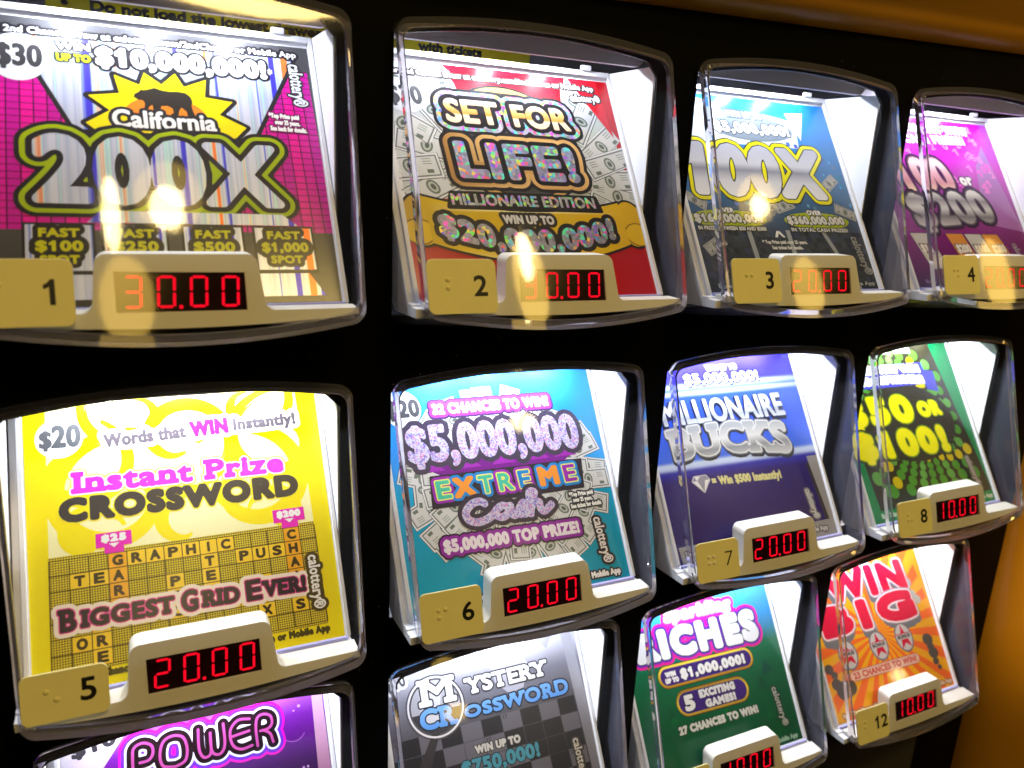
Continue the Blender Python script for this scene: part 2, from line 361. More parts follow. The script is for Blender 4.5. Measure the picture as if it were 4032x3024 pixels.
class Art:
    DZ = 9e-5
    def __init__(s): s.nbase = 0; s.V = []; s.C = []; s.P = []; s.n = 0; s.MI = []
    def emit(s, pts, layer, col, mat):
        """pts: (polys, k, 2) array of k-gons"""
        if len(pts) == 0: return
        k = pts.shape[1]; v = pts.reshape(-1, 2)
        c = col(v[:, 0], v[:, 1]) if callable(col) else np.tile(np.array(col), (len(v), 1))
        s.V.append(np.column_stack([v, np.full(len(v), layer*s.DZ)])); s.C.append(c)
        s.P.append((k, len(pts))); s.MI.append(np.full(len(pts), mat)); s.n += len(v)
    def region(s, F, x, y, level, layer, col, mat=0):
        ins = F < level
        if not ins.any(): return
        c = [ins[:-1, :-1], ins[:-1, 1:], ins[1:, 1:], ins[1:, :-1]]
        code = sum(ci.astype(int) << k for k, ci in enumerate(c))
        full = code == 15
        qs = []
        for j in range(full.shape[0]):                      # merge runs of full cells
            r = np.flatnonzero(np.diff(np.concatenate([[0], full[j].astype(int), [0]])))
            for a, b in zip(r[::2], r[1::2]): qs.append(((x[a], y[j]), (x[b], y[j]), (x[b], y[j+1]), (x[a], y[j+1])))
        if qs: s.emit(np.array(qs), layer, col, mat)
        cj = [(0, 0), (0, 1), (1, 1), (1, 0)]
        for cd_ in range(1, 15):
            J, I = np.nonzero(code == cd_)
            if len(J) == 0: continue
            P = []
            for typ, k in CASES[cd_]:
                (dj, di) = cj[k]
                if typ == 'c': P.append(np.column_stack([x[I+di], y[J+dj]]))
                else:
                    (ej, ei) = cj[(k+1) % 4]
                    f0 = F[J+dj, I+di]-level; f1 = F[J+ej, I+ei]-level
                    t = (f0/(f0-f1+1e-12))[:, None]; t = np.clip(t, .001, .999)
                    P.append(np.column_stack([x[I+di], y[J+dj]])*(1-t)+np.column_stack([x[I+ei], y[J+ej]])*t)
            s.emit(np.stack(P, 1), layer, col, mat)
    def poly(s, pts, layer, col, mat=0):
        t = geometry.tessellate_polygon([[Vector((p[0], p[1], 0)) for p in pts]])
        if not t: return
        a = np.array(pts)[np.array(t)]
        cr = (a[:, 1, 0]-a[:, 0, 0])*(a[:, 2, 1]-a[:, 0, 1])-(a[:, 1, 1]-a[:, 0, 1])*(a[:, 2, 0]-a[:, 0, 0])
        a[cr < 0] = a[cr < 0][:, ::-1]
        s.emit(a, layer, col, mat)
    def rect(s, x0, x1, y0, y1, layer, col, mat=0, nx=1, ny=1):
        xs = np.linspace(x0, x1, nx+1); ys = np.linspace(y0, y1, ny+1); q = []
        for i in range(nx):
            for j in range(ny): q.append(((xs[i], ys[j]), (xs[i+1], ys[j]), (xs[i+1], ys[j+1]), (xs[i], ys[j+1])))
        s.emit(np.array(q), layer, col, mat)
    def disc(s, x, y, rx, layer, col, ry=None, mat=0, n=36):
        ry = ry or rx
        s.poly([(x+rx*math.cos(2*math.pi*i/n), y+ry*math.sin(2*math.pi*i/n)) for i in range(n)], layer, col, mat)
    def ring(s, x, y, r0, r1, layer, col, n=48, a0=0, a1=360, ry=1):
        q = []
        for i in range(n):
            t0, t1 = [math.radians(a0+(a1-a0)*k/n) for k in (i, i+1)]
            p = lambda r, t: (x+r*math.cos(t), y+r*ry*math.sin(t))
            q.append((p(r0, t0), p(r1, t0), p(r1, t1), p(r0, t1)))
        s.emit(np.array(q), layer, col, 0)
    def levels(s, F, lev):
        sd = F.sd()
        for off, layer, col, *mat in lev: s.region(sd, F.x, F.y, off, layer, col, mat[0] if mat else 0)
    def text(s, txt, bl, br, h, lev, h2=None, sh=0, sag=0, slab=False, bold=0, cell=None, track=None):
        """text from baseline-left to baseline-right, cap height h (h2 at the right end); lev = [(offset, layer, colour, material)]"""
        fat = min(l[0] for l in lev)/max(h, 1e-6)
        cs = glyphs(txt, track or round(1+max(0, fat-.03)*1.9, 2))
        if slab: cs = slabs(cs, .07, .05) if slab == 'fine' else slabs(cs)
        al = np.concatenate(cs); x0, x1 = al[:, 0].min(), al[:, 0].max()
        bl, br = np.array(bl, float), np.array(br, float); d = br-bl; W = np.hypot(*d); u = d/W; nrm = np.array([-u[1], u[0]])
        h2 = h if h2 is None else h2
        out = []
        for c in cs:
            n = len(c); c2 = []
            for i in range(n):                                  # subdivide long edges so curved baselines stay smooth
                a, b = c[i], c[(i+1) % n]; m_ = 1 if sag == 0 else max(1, int(abs(b[0]-a[0])/(x1-x0)*30)+1)
                for k in range(m_): c2.append(a+(b-a)*k/m_)
            c = np.array(c2)
            t = (c[:, 0]-x0)/(x1-x0); hh = h*(1-t)+h2*t
            off = -sag*(1-(2*t-1)**2)
            out.append(bl+np.outer(t*W+sh*c[:, 1]*h, u)+np.outer(c[:, 1]*hh+off, nrm))
        al = np.concatenate(out); pad = max([0]+[l[0] for l in lev])
        cell = cell or min(.0024, max(.0011, min(h, h2)/26))
        F = Field(al.min(0), al.max(0), cell, pad+3*cell)
        for c in out: F.contour(c)
        s.levels(F, lev)
    def stroke(s, lines, rad, lev, cell=.0018):
        """hand-drawn strokes: list of point lists, radius number or per-line list"""
        L = []
        for k, p in enumerate(lines):
            p = np.array(p, float); q = [p[0]]
            for i in range(len(p)-1):                           # Catmull-Rom smoothing
                p0 = p[max(i-1, 0)]; p1 = p[i]; p2 = p[i+1]; p3 = p[min(i+2, len(p)-1)]
                for t in np.linspace(0, 1, 9)[1:]:
                    q.append(.5*((2*p1)+(-p0+p2)*t+(2*p0-5*p1+4*p2-p3)*t*t+(-p0+3*p1-3*p2+p3)*t**3))
            L.append(np.array(q))
        al = np.concatenate(L); pad = max(l[0] for l in lev)+rad
        F = Field(al.min(0), al.max(0), cell, pad+3*cell)
        for q in L: F.contour(q, False, np.full(len(q), rad))
        s.levels(F, lev)
    def note(s, x, y, w_, h_, rot, layer, tone=1.0):
        """a plain bank note"""
        c, sn = math.cos(rot), math.sin(rot); T = lambda a, b: (x+a*c-b*sn, y+a*sn+b*c)
        R = lambda a0, a1, b0, b1, l, col: s.poly([T(a0, b0), T(a1, b0), T(a1, b1), T(a0, b1)], l, col)
        g = lambda r_, g_, b_: sr(r_*tone, g_*tone, b_*tone)
        hw, hh = w_/2, h_/2; k = h_*.07
        R(-hw*1.02, hw*1.02, -hh*1.06, hh*1.02, layer, sr(60, 70, 75))
        R(-hw, hw, -hh, hh, layer+.3, g(228, 230, 234))
        R(-hw+k, hw-k, -hh+k, hh-k, layer+.5, g(118, 124, 126))
        R(-hw+1.8*k, hw-1.8*k, -hh+1.8*k, hh-1.8*k, layer+.7, g(212, 214, 217))
        n = 20
        s.poly([T(h_*.22*math.cos(2*math.pi*i/n), h_*.3*math.sin(2*math.pi*i/n)) for i in range(n)], layer+.9, g(110, 120, 115))
        s.poly([T(h_*.15*math.cos(2*math.pi*i/n), h_*.22*math.sin(2*math.pi*i/n)) for i in range(n)], layer+1.1, g(180, 188, 180))
        s.poly([T(h_*.08*math.cos(2*math.pi*i/n)+.01*h_, h_*.13*math.sin(2*math.pi*i/n)) for i in range(n)], layer+1.3, g(90, 98, 95))
        for a in (-1, 1):
            R(a*hw*.62-h_*.12, a*hw*.62+h_*.12, -hh*.62, -hh*.32, layer+.9, g(105, 116, 108))
            for q in (.1, .3, .5): R(a*hw*.6-h_*.17, a*hw*.6+h_*.15, hh*q, hh*(q+.07), layer+.9, g(140, 150, 142))
    def build(s, name, parent=None, reg=None):
        V = np.concatenate(s.V)
        if reg:                                                  # print registration, then trim to the cut size
            x, v = V[:, 0].copy(), V[:, 1].copy(); q = reg[6]*x+reg[7]*v+1
            V[:, 0] = np.clip((reg[0]*x+reg[1]*v+reg[2])/q, PX0, PX1); vv = (reg[3]*x+reg[4]*v+reg[5])/q; vv = vv+(.001-.55*reg[5])*(1-vv/.77); V[:, 1] = np.clip(vv, -.008, PV1)
            n0 = sum(k*n for k, n in s.P[:s.nbase]); V[:n0, 0] = np.where(x[:n0] < .15, PX0, PX1) if s.nbase else V[:n0, 0]
        V = V.astype(np.float32)*S; Cc = np.concatenate(s.C).astype(np.float32)
        me = bpy.data.meshes.new(name); nv = len(V)
        ls, tot = [], []; k0 = 0
        for k, n in s.P: ls.append(k0+k*np.arange(n)); tot.append(np.full(n, k)); k0 += k*n
        ls = np.concatenate(ls); tot = np.concatenate(tot)
        me.vertices.add(nv); me.vertices.foreach_set('co', V.ravel())
        me.loops.add(nv); me.loops.foreach_set('vertex_index', np.arange(nv, dtype=np.int32))
        me.polygons.add(len(ls)); me.polygons.foreach_set('loop_start', ls.astype(np.int32))
        me.polygons.foreach_set('material_index', np.concatenate(s.MI).astype(np.int32))
        at = me.attributes.new('ink', 'FLOAT_COLOR', 'POINT')
        at.data.foreach_set('color', np.column_stack([Cc, np.ones(nv)]).astype(np.float32).ravel())
        me.update(); me.validate()
        return link(name, me, parent, MI)

def grad(stops, axis=1):
    """colour along v (or x) from (position, rgb) stops"""
    ps = [p for p, _ in stops]; cs = np.array([c for _, c in stops])
    def f(x, y):
        t = y if axis == 1 else x
        return np.stack([np.interp(t, ps, cs[:, i]) for i in range(3)], 1)
    return f
K = sr(38, 36, 40); WH = sr(240, 240, 244); GY = sr(90, 92, 98)
TX0, TX1, TV1 = -.248, .552, .848          # drawing space of the artwork
PX0, PX1, PV1 = -.242, .546, .768          # cut size of the printed ticket
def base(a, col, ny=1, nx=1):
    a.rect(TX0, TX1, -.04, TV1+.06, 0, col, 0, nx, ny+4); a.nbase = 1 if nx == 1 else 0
def brand(a, x, y0, y1, lay, rad=.010, fill=WH, out=K, h=.036):
    """the lottery wordmark running down the right edge"""
    a.text('calottery\u00ae', (x, y0), (x, y1), h, [(rad, lay, out), (.0012, lay+1, fill)], slab='fine', track=1.06)
def shape(a, cs, lev, cell=.0018):
    cs = [np.array(c, float) for c in cs]; al = np.concatenate(cs)
    F = Field(al.min(0), al.max(0), cell, max([0]+[l[0] for l in lev])+3*cell)
    for c in cs: F.contour(c)
    a.levels(F, lev)
def ell(x, y, rx, ry, n=40): return [(x+rx*math.cos(2*math.pi*i/n), y+ry*math.sin(2*math.pi*i/n)) for i in range(n)]
def capsule(x0, y0, x1, y1, r, n=10):
    t = math.atan2(y1-y0, x1-x0); p = []
    for cx, cy, b in ((x1, y1, -90), (x0, y0, 90)):
        for i in range(n+1):
            an = t+math.radians(b+180*i/n); p.append((cx+r*math.cos(an), cy+r*math.sin(an)))
    return p
BEAR = [(0, .62), (.03, .74), (.09, .80), (.13, .90), (.18, .88), (.25, .92), (.36, 1.0), (.47, .93), (.60, .90), (.74, .93), (.87, .90), (.95, .78), (.98, .60),
        (.955, .44), (.97, .28), (1.0, .10), (1.0, .02), (.90, .0), (.87, .08), (.86, .22), (.78, .36), (.74, .24), (.72, .08), (.66, .0), (.58, .02), (.60, .10), (.64, .14),
        (.63, .30), (.55, .38), (.45, .36), (.42, .22), (.36, .10), (.28, .05), (.25, .11), (.31, .19), (.30, .38), (.25, .30), (.20, .12), (.11, .07), (.09, .13), (.16, .20),
        (.18, .42), (.15, .52), (.08, .52)]

def ticket_200x():
    a = Art(); base(a, grad([(0, sr(62, 60, 58)), (.2, sr(78, 77, 78)), (.75, sr(70, 68, 72)), (.85, sr(80, 80, 84))]), 12)
    for x0, x1, y0, y1 in ((TX0, .07, .20, .70), (.30, TX1, .20, .755)):
        a.rect(x0, x1, y0, y1, 1, sr(88, 10, 70))
        ny = int((y1-y0)/.0205)
        for j in range(ny):
            n = int(round((x1-x0)/.029))
            for i in range(n):
                xx = x0+(i+(.0))*(x1-x0)/n
                a.rect(xx+.0016, xx+(x1-x0)/n-.0016, y0+j*.0205+.0016, y0+(j+1)*.0205-.0008, 1.6, sr(236-16*((i*7+j*3) % 3), 14, 158))
    shape(a, [[(-.175, .80), (.515, .80), (.375, .50), (-.045, .50)]], [(.012, 2, K), (0, 3, WH, 3)], .003)
    a.poly([(-.02, .80), (.12, .66), (.165, .58), (.21, .66), (.34, .80)], 3.4, sr(150, 148, 165), 3)
    # sunburst and bear
    c = np.array((.165, .565)); tips = [(-.022, .521), (-.014, .609), (.048, .683), (.12, .699), (.195, .705), (.272, .693), (.334, .623), (.361, .538)]
    pts = []
    for i, t in enumerate(tips):
        pts.append(t)
        if i < len(tips)-1:
            m_ = (np.array(t)+np.array(tips[i+1]))/2; pts.append(tuple(c+(m_-c)*.72))
    shape(a, [pts+[(.33, .50), (.0, .50)]], [(.011, 4, K), (0, 5, sr(248, 226, 10))])
    a.poly([(.165+.098*math.cos(t), .56+.062*math.sin(t)) for t in np.linspace(0, math.pi, 24)], 5.4, sr(238, 135, 40))
    shape(a, [[(.09+.145*x, .558+.092*y) for x, y in BEAR]], [(0, 6, sr(48, 42, 38))], .0014)
    a.text('California', (.04, .516), (.283, .520), .052, [(.011, 6.6, sr(48, 46, 50)), (.0022, 7.4, WH)])
    a.poly([(.135, .508), (.195, .508), (.165, .484)], 5.4, sr(238, 135, 40))
    lev = [(.050, 8, K), (.039, 9, sr(166, 190, 12)), (.027, 10, K), (.0125, 11, WH, 3)]
    a.text('200X', (-.128, .290), (.418, .292), .178, lev, bold=1)
    a.text('Enter 2nd Chance Draw at calottery.com/2ndChance or Mobile App', (-.262, .793), (.526, .806), .020, [(.0085, 4.2, K), (.0010, 5, WH)])
    a.disc(-.164, .714, .066, 6, WH, .076)
    a.text('$30', (-.208, .686), (-.113, .688), .066, [(.0035, 7, sr(62, 60, 62))])
    a.text('WIN', (-.078, .752), (-.004, .754), .022, [(.007, 6, K), (.002, 7, WH)])
    a.text('UP TO', (-.078, .714), (-.004, .716), .022, [(.007, 6, K), (.002, 7, sr(190, 205, 20))])
    a.text('$10,000,000!', (.014, .713), (.432, .720), .056, [(.013, 6, K), (.0055, 7, WH)])
    a.text('*', (.44, .722), (.452, .722), .03, [(.001, 7, WH)])
    brand(a, .500, .778, .628, 6, .006)
    for i, t in enumerate(('*Top Prize paid', 'over 25 years.', 'See back for details.')):
        a.text(t, (.425+(.014 if i == 1 else 0), .581-i*.022), (.505+(.016 if i == 2 else 0), .579-i*.022), .0145, [(.006, 6.4, sr(120, 20, 96)), (.0012, 7, WH)])
    # bottom strip of fast spots
    a.rect(TX0, TX1, 0, .205, 2.2, grad([(0, sr(58, 56, 52)), (.2, sr(78, 76, 76))]), 0, 1, 6)
    a.poly([(-.03, .226), (.455, .226), (.42, .26), (.0, .26)], 12, sr(225, 220, 215), 3)
    for i, (x0, x1) in enumerate(((-.156, -.021), (.004, .137), (.178, .312), (.345, .486))):
        a.rect(x0-.006, x1+.006, .086, .224, 12.4, K)
        a.rect(x0, x1, .094, .218, 12.8, sr(225, 222, 222), 3)
        am = ('$100', '$250', '$500', '$1,000')[i]; xm = (x0+x1)/2
        F = [(.013, 13.2, sr(42, 40, 36)), (.0018, 13.8, sr(206, 204, 20))]
        a.text('FAST', (xm-.040, .186), (xm+.040, .186), .021, F)
        wd = .046 if i < 3 else .056
        a.text(am, (xm-wd, .148), (xm+wd, .148), .025, [(.015, 13.3, sr(42, 40, 36)), (.0022, 13.9, sr(206, 204, 20))])
        a.text('SPOT', (xm-.038, .114), (xm+.038, .114), .020, F)
    a.rect(TX0, .495, .0, .026, 12.4, K)
    a.poly([(-.20, .018), (.50, .018), (.465, .083), (-.16, .083)], 12.9, sr(225, 210, 170), 3)
    return a

def ticket_life():
    a = Art(); base(a, sr(180, 18, 34))
    a.poly([(TX0, .33), (.17, .33), (.02, .80), (-.02, .845), (TX0, .845)], 1, sr(206, 210, 212))
    a.poly([(.30, .33), (TX1, .33), (TX1, .62), (.46, .80), (.40, .80)], 1, sr(180, 190, 184))
    for x, y, r in ((-.19, .60, -.5), (-.13, .52, -.25), (-.20, .44, .1), (-.14, .37, .5), (-.08, .66, -1.0), (-.03, .77, -1.1), (-.19, .76, -.8)):
        a.note(x, y, .20, .088, r, 2+random.random()*3.5)
    for x, y, r in ((.44, .66, 1.0), (.49, .56, .7), (.50, .49, .32), (.48, .42, .05), (.49, .36, -.2), (.44, .74, 1.25), (.47, .30, -.45)):
        a.note(x, y, .20, .088, r, 2+random.random()*3.5, .92)
    a.poly([(.44, .845), (TX1, .845), (TX1, .60), (.47, .775)], 7.2, sr(200, 26, 44))
    a.poly([(.0, .80), (.36, .80), (.38, .74), (.09, .66), (.03, .70)], 7.2, sr(200, 26, 44))
    a.ring(.165, .545, 0, .235, 7.6, K, 60); a.ring(.165, .545, .205, .226, 8, sr(212, 170, 95), 60)
    a.ring(.165, .545, 0, .20, 8.2, sr(70, 72, 70), 60)
    gold = grad([(.615, sr(244, 205, 175)), (.645, sr(250, 222, 190)), (.652, sr(222, 150, 60)), (.68, sr(240, 190, 120)), (.71, sr(250, 232, 215))])
    lev = [(.047, 9, K), (.036, 9.6, sr(190, 188, 215), 1), (.021, 10.2, sr(34, 32, 36)), (.005, 10.8, gold)]
    a.text('SET', (-.040, .620), (.134, .620), .084, lev); a.text('FOR', (.190, .620), (.388, .620), .082, lev)
    brz = grad([(-.1, sr(170, 120, 60)), (.1, sr(225, 185, 120)), (.3, sr(200, 150, 85)), (.45, sr(228, 186, 125))], 0)
    a.text('LIFE!', (-.036, .416), (.360, .418), .118, [(.052, 11, K), (.040, 11.5, brz), (.026, 12, sr(30, 28, 32)), (.010, 12.5, sr(160, 164, 205), 1)])
    shape(a, [[(-.105, .301), (.41, .301), (.40, .352), (-.09, .352)]], [(.007, 13, sr(34, 32, 34))], .003)
    a.text('MILLIONAIRE EDITION', (-.092, .311), (.392, .313), .036, [(.0022, 13.6, sr(176, 176, 186), 1)])
    # ribbon
    rib = grad([(-.22, sr(196, 160, 16)), (-.1, sr(226, 194, 36)), (.12, sr(246, 238, 180)), (.33, sr(226, 190, 36)), (.53, sr(214, 172, 20))], 0)
    top = [(x, .335-.045*(1-((x-.15)/.33)**2)) for x in np.linspace(-.18, .48, 16)]
    bot = [(x, .178-.062*(1-((x-.15)/.33)**2)) for x in np.linspace(.48, -.18, 16)]
    for sx in (-1, 1):
        cx = .155+sx*.355
        shape(a, [ell(cx, .255, .055, .085)], [(.008, 11.6, K), (0, 12.4, rib)], .0024)
        shape(a, [ell(cx+sx*.012, .215, .045, .04)], [(.004, 12.6, sr(120, 88, 12)), (0, 12.7, sr(222, 184, 30))], .0024)
    shape(a, [top+bot], [(.008, 12.2, K), (0, 12.8, rib)], .0024)
    a.text('WIN UP TO', (.058, .249), (.226, .249), .027, [(.013, 13, sr(48, 44, 40)), (.0022, 13.6, sr(210, 208, 208))])
    a.text('$20,000,000!', (-.145, .210), (.428, .204), .066, [(.022, 13.2, sr(40, 36, 36)), (.007, 13.8, sr(150, 152, 178), 1)], sag=.052)
    a.text('Enter 2nd Chance Draw at calottery.com/2ndChance or Mobile App', (-.225, .792), (.530, .800), .0185, [(.0075, 13, sr(60, 50, 54)), (.0016, 13.6, WH)])
    a.disc(-.165, .706, .066, 8.6, WH, .068); a.text('$30', (-.215, .676), (-.112, .678), .064, [(.0035, 9.2, sr(88, 88, 92))])
    a.text('calottery\u00ae', (.428, .747), (.545, .752), .027, [(.007, 9, sr(58, 54, 58)), (.0012, 9.6, WH)], slab=True)
    a.text('*Top Prize paid over 25 years. See ticket for details.', (-.232, .24), (-.232, .62), .013, [(.0012, 9, WH)])
    return a

def ticket_100x():
    a = Art(); base(a, grad([(0, sr(34, 42, 50)), (.2, sr(62, 66, 74)), (.4, sr(66, 104, 150)), (.7, sr(54, 128, 200)), (.85, sr(30, 120, 205))]), 16)
    a.poly([(-.14, .845), (.44, .75), (.40, .62), (-.2, .62)], 1, sr(214, 224, 236))
    a.poly([(.02, .845), (.10, .76), (.50, .79), (.48, .835)], 1.5, sr(28, 108, 190))
    a.poly([(.40, .79), (.50, .80), (.43, .66)], 1.8, sr(225, 232, 240))
    r2 = np.random.RandomState(3)
    for i in range(130):
        x = TX0+.8*r2.rand(); y = .33+.30*r2.rand(); q = .008+.012*r2.rand()
        a.rect(x, min(TX1, x+q), y, y+q, 2+.02*(i % 25), sr(40+60*r2.rand(), 80+90*r2.rand(), 150+90*r2.rand()))
    for i in range(34):
        for j in range(9):
            if r2.rand() < .8:
                g = 44+26*r2.rand(); a.rect(TX0+i*.0235, TX0+i*.0235+.021, .03+j*.0235, .03+j*.0235+.021, 1.2, sr(g, g+4, g+10+20*(r2.rand() < .12)))
    for x0, x1 in ((-.02, -.035), (.16, .14), (.33, .40)):
        a.poly([(x0, .245), (x0+.02, .245), (x1+.02, .0), (x1, .0)], 2, sr(150, 155, 160))
    for x, y, r in ((-.18, .18, .5), (.48, .46, .6), (.50, .33, -.4), (-.20, .36, -.5), (.20, .35, .3)):
        a.note(x, y, .10, .045, r, 3+random.random(), .8)
    a.poly(ell(.20, .70, .20, .06), 4, sr(120, 132, 145))
    a.text('WIN UP TO', (.10, .752), (.27, .748), .026, [(.010, 4.6, sr(70, 86, 100)), (.002, 5.2, WH)])
    a.text('$5,000,000!', (.018, .678), (.380, .678), .044, [(.009, 4.8, sr(62, 66, 74)), (.0045, 5.4, WH)])
    chrome = grad([(.38, sr(232, 234, 244)), (.45, sr(206, 208, 222)), (.50, sr(138, 140, 158)), (.53, sr(196, 198, 212)), (.6, sr(172, 174, 192))])
    a.text('100X', (-.195, .402), (.425, .400), .198, [(.042, 6, sr(58, 56, 30)), (.037, 6.6, sr(222, 218, 24)), (.023, 7.2, sr(58, 56, 60)), (.018, 7.8, chrome)], sh=.22)
    for cx, rx, tx, o1, o2, o3 in ((-.08, .17, '$160,000,000', -.225, .072, 'IN PRIZES BETWEEN $50 AND $500!'), (.335, .16, '$360,000,000', .192, .470, 'IN TOTAL CASH PRIZES!')):
        a.poly(ell(cx, .287, rx, .037), 9, sr(158, 172, 24))
        a.text('OVER', (cx-.035, .314), (cx+.035, .314), .018, [(.004, 9.5, sr(60, 60, 50)), (.001, 10, WH)])
        a.text(tx, (o1, .273), (o2, .276), .030, [(.007, 9.6, sr(52, 54, 44)), (.003, 10.2, sr(205, 205, 205))])
        a.text(o3, (o1+.0, .241), (o2, .241), .014, [(.005, 9.6, sr(52, 54, 44)), (.001, 10.2, sr(205, 205, 205))])
    a.text('* Top Prize paid over 25 years.', (.033, .188), (.240, .188), .013, [(.0008, 5, sr(215, 215, 215))])
    a.text('See ticket for details.', (.068, .165), (.21, .165), .013, [(.0008, 5, sr(215, 215, 215))])
    a.poly([(.10, .214), (.115, .240), (.13, .240), (.148, .214), (.136, .214), (.1225, .232), (.112, .214)], 5, sr(225, 225, 225))
    a.text('Enter 2nd Chance Draw at calottery.com or Mobile App', (TX0+.02, .015), (.49, .015), .015, [(.001, 5, sr(160, 165, 168))])
    brand(a, .47, .22, .06, 5, .005, sr(150, 152, 156), sr(60, 62, 66))
    return a

def ticket_200():
    a = Art(); base(a, grad([(0, sr(58, 16, 74)), (.22, sr(122, 22, 120)), (.42, sr(158, 70, 168)), (.65, sr(206, 40, 206)), (.85, sr(178, 16, 196))]), 20)
    a.poly([(.30, .30), (TX1, .26), (TX1, .72), (.44, .60)], 1, sr(172, 112, 196))
    r2 = np.random.RandomState(5)
    for i in range(46):
        x = .02+.5*r2.rand(); y = .45+.35*r2.rand()
        a.text(random.choice('$0152'), (x, y), (x+.028, y+.004), .034, [(.002, 2+.05*i, sr(236, 96+50*r2.rand(), 226))], cell=.003)
    a.text('INSTANTLY WITH', (.02, .768), (.487, .776), .036, [(.010, 5, sr(120, 30, 130)), (.006, 5.6, WH)])
    a.text('CASH PRIZES!', (.05, .706), (.44, .721), .036, [(.010, 5, sr(120, 30, 130)), (.006, 5.6, WH)])
    a.text('WIN', (-.17, .618), (-.08, .622), .05, [(.012, 5, sr(120, 30, 130)), (.006, 5.6, WH)])
    pk = grad([(.44, sr(246, 226, 196)), (.50, sr(212, 150, 170)), (.55, sr(226, 178, 198)), (.60, sr(246, 222, 234)), (.65, sr(206, 150, 176))])
    a.text('$100', (-.225, .452), (.235, .470), .150, [(.030, 6, sr(70, 34, 84)), (.018, 6.6, sr(126, 86, 118)), (.011, 7.2, pk)], sh=-.12)
    a.text('or', (.284, .496), (.356, .500), .050, [(.012, 7, sr(112, 60, 128)), (.005, 7.6, WH)])
    sl = grad([(.28, sr(190, 186, 196)), (.33, sr(120, 118, 130)), (.37, sr(206, 206, 216)), (.41, sr(146, 144, 158)), (.45, sr(226, 226, 234))])
    a.text('$200', (-.100, .282), (.392, .322), .140, [(.032, 8, sr(58, 36, 72)), (.018, 8.6, sr(96, 94, 104)), (.011, 9.2, sl)], sh=-.12)
    for i, x in enumerate((-.19, -.05, .02, .135, .245)):
        c1 = (sr(196, 196, 200), sr(214, 142, 60))[i % 2]
        if i == 1: continue
        i2 = (0, 0, 1, 0, 1)[i]; c1 = (sr(196, 196, 200), sr(214, 142, 60))[i2]
        P = lambda u, v: (x+.095*u+.035*(1-v), .085+.155*v)
        shape(a, [[P(0, 0), P(1, 0), P(1, 1), P(0, 1)]], [(.006, 9, sr(80, 50, 90)), (.003, 9.5, c1)], .0024)
        a.poly([P(.05, .42), P(.95, .42), P(.95, .72), P(.05, .72)], 10, sr(116, 104, 112))
        a.text(('$100', '$200')[i2], P(.08, .46), P(.92, .47), .034, [(.003, 10.5, sr(230, 228, 228))])
        a.poly([P(.08, .08), P(.92, .08), P(.92, .30), P(.08, .30)], 10, sr(216, 210, 212))
    a.text('Enter 2nd Chance Draw at calottery.com', (TX0+.02, .018), (.40, .018), .014, [(.001, 5, sr(160, 120, 168))])
    brand(a, .41, .20, .07, 9, .005, sr(170, 150, 180), sr(80, 30, 92))
    return a

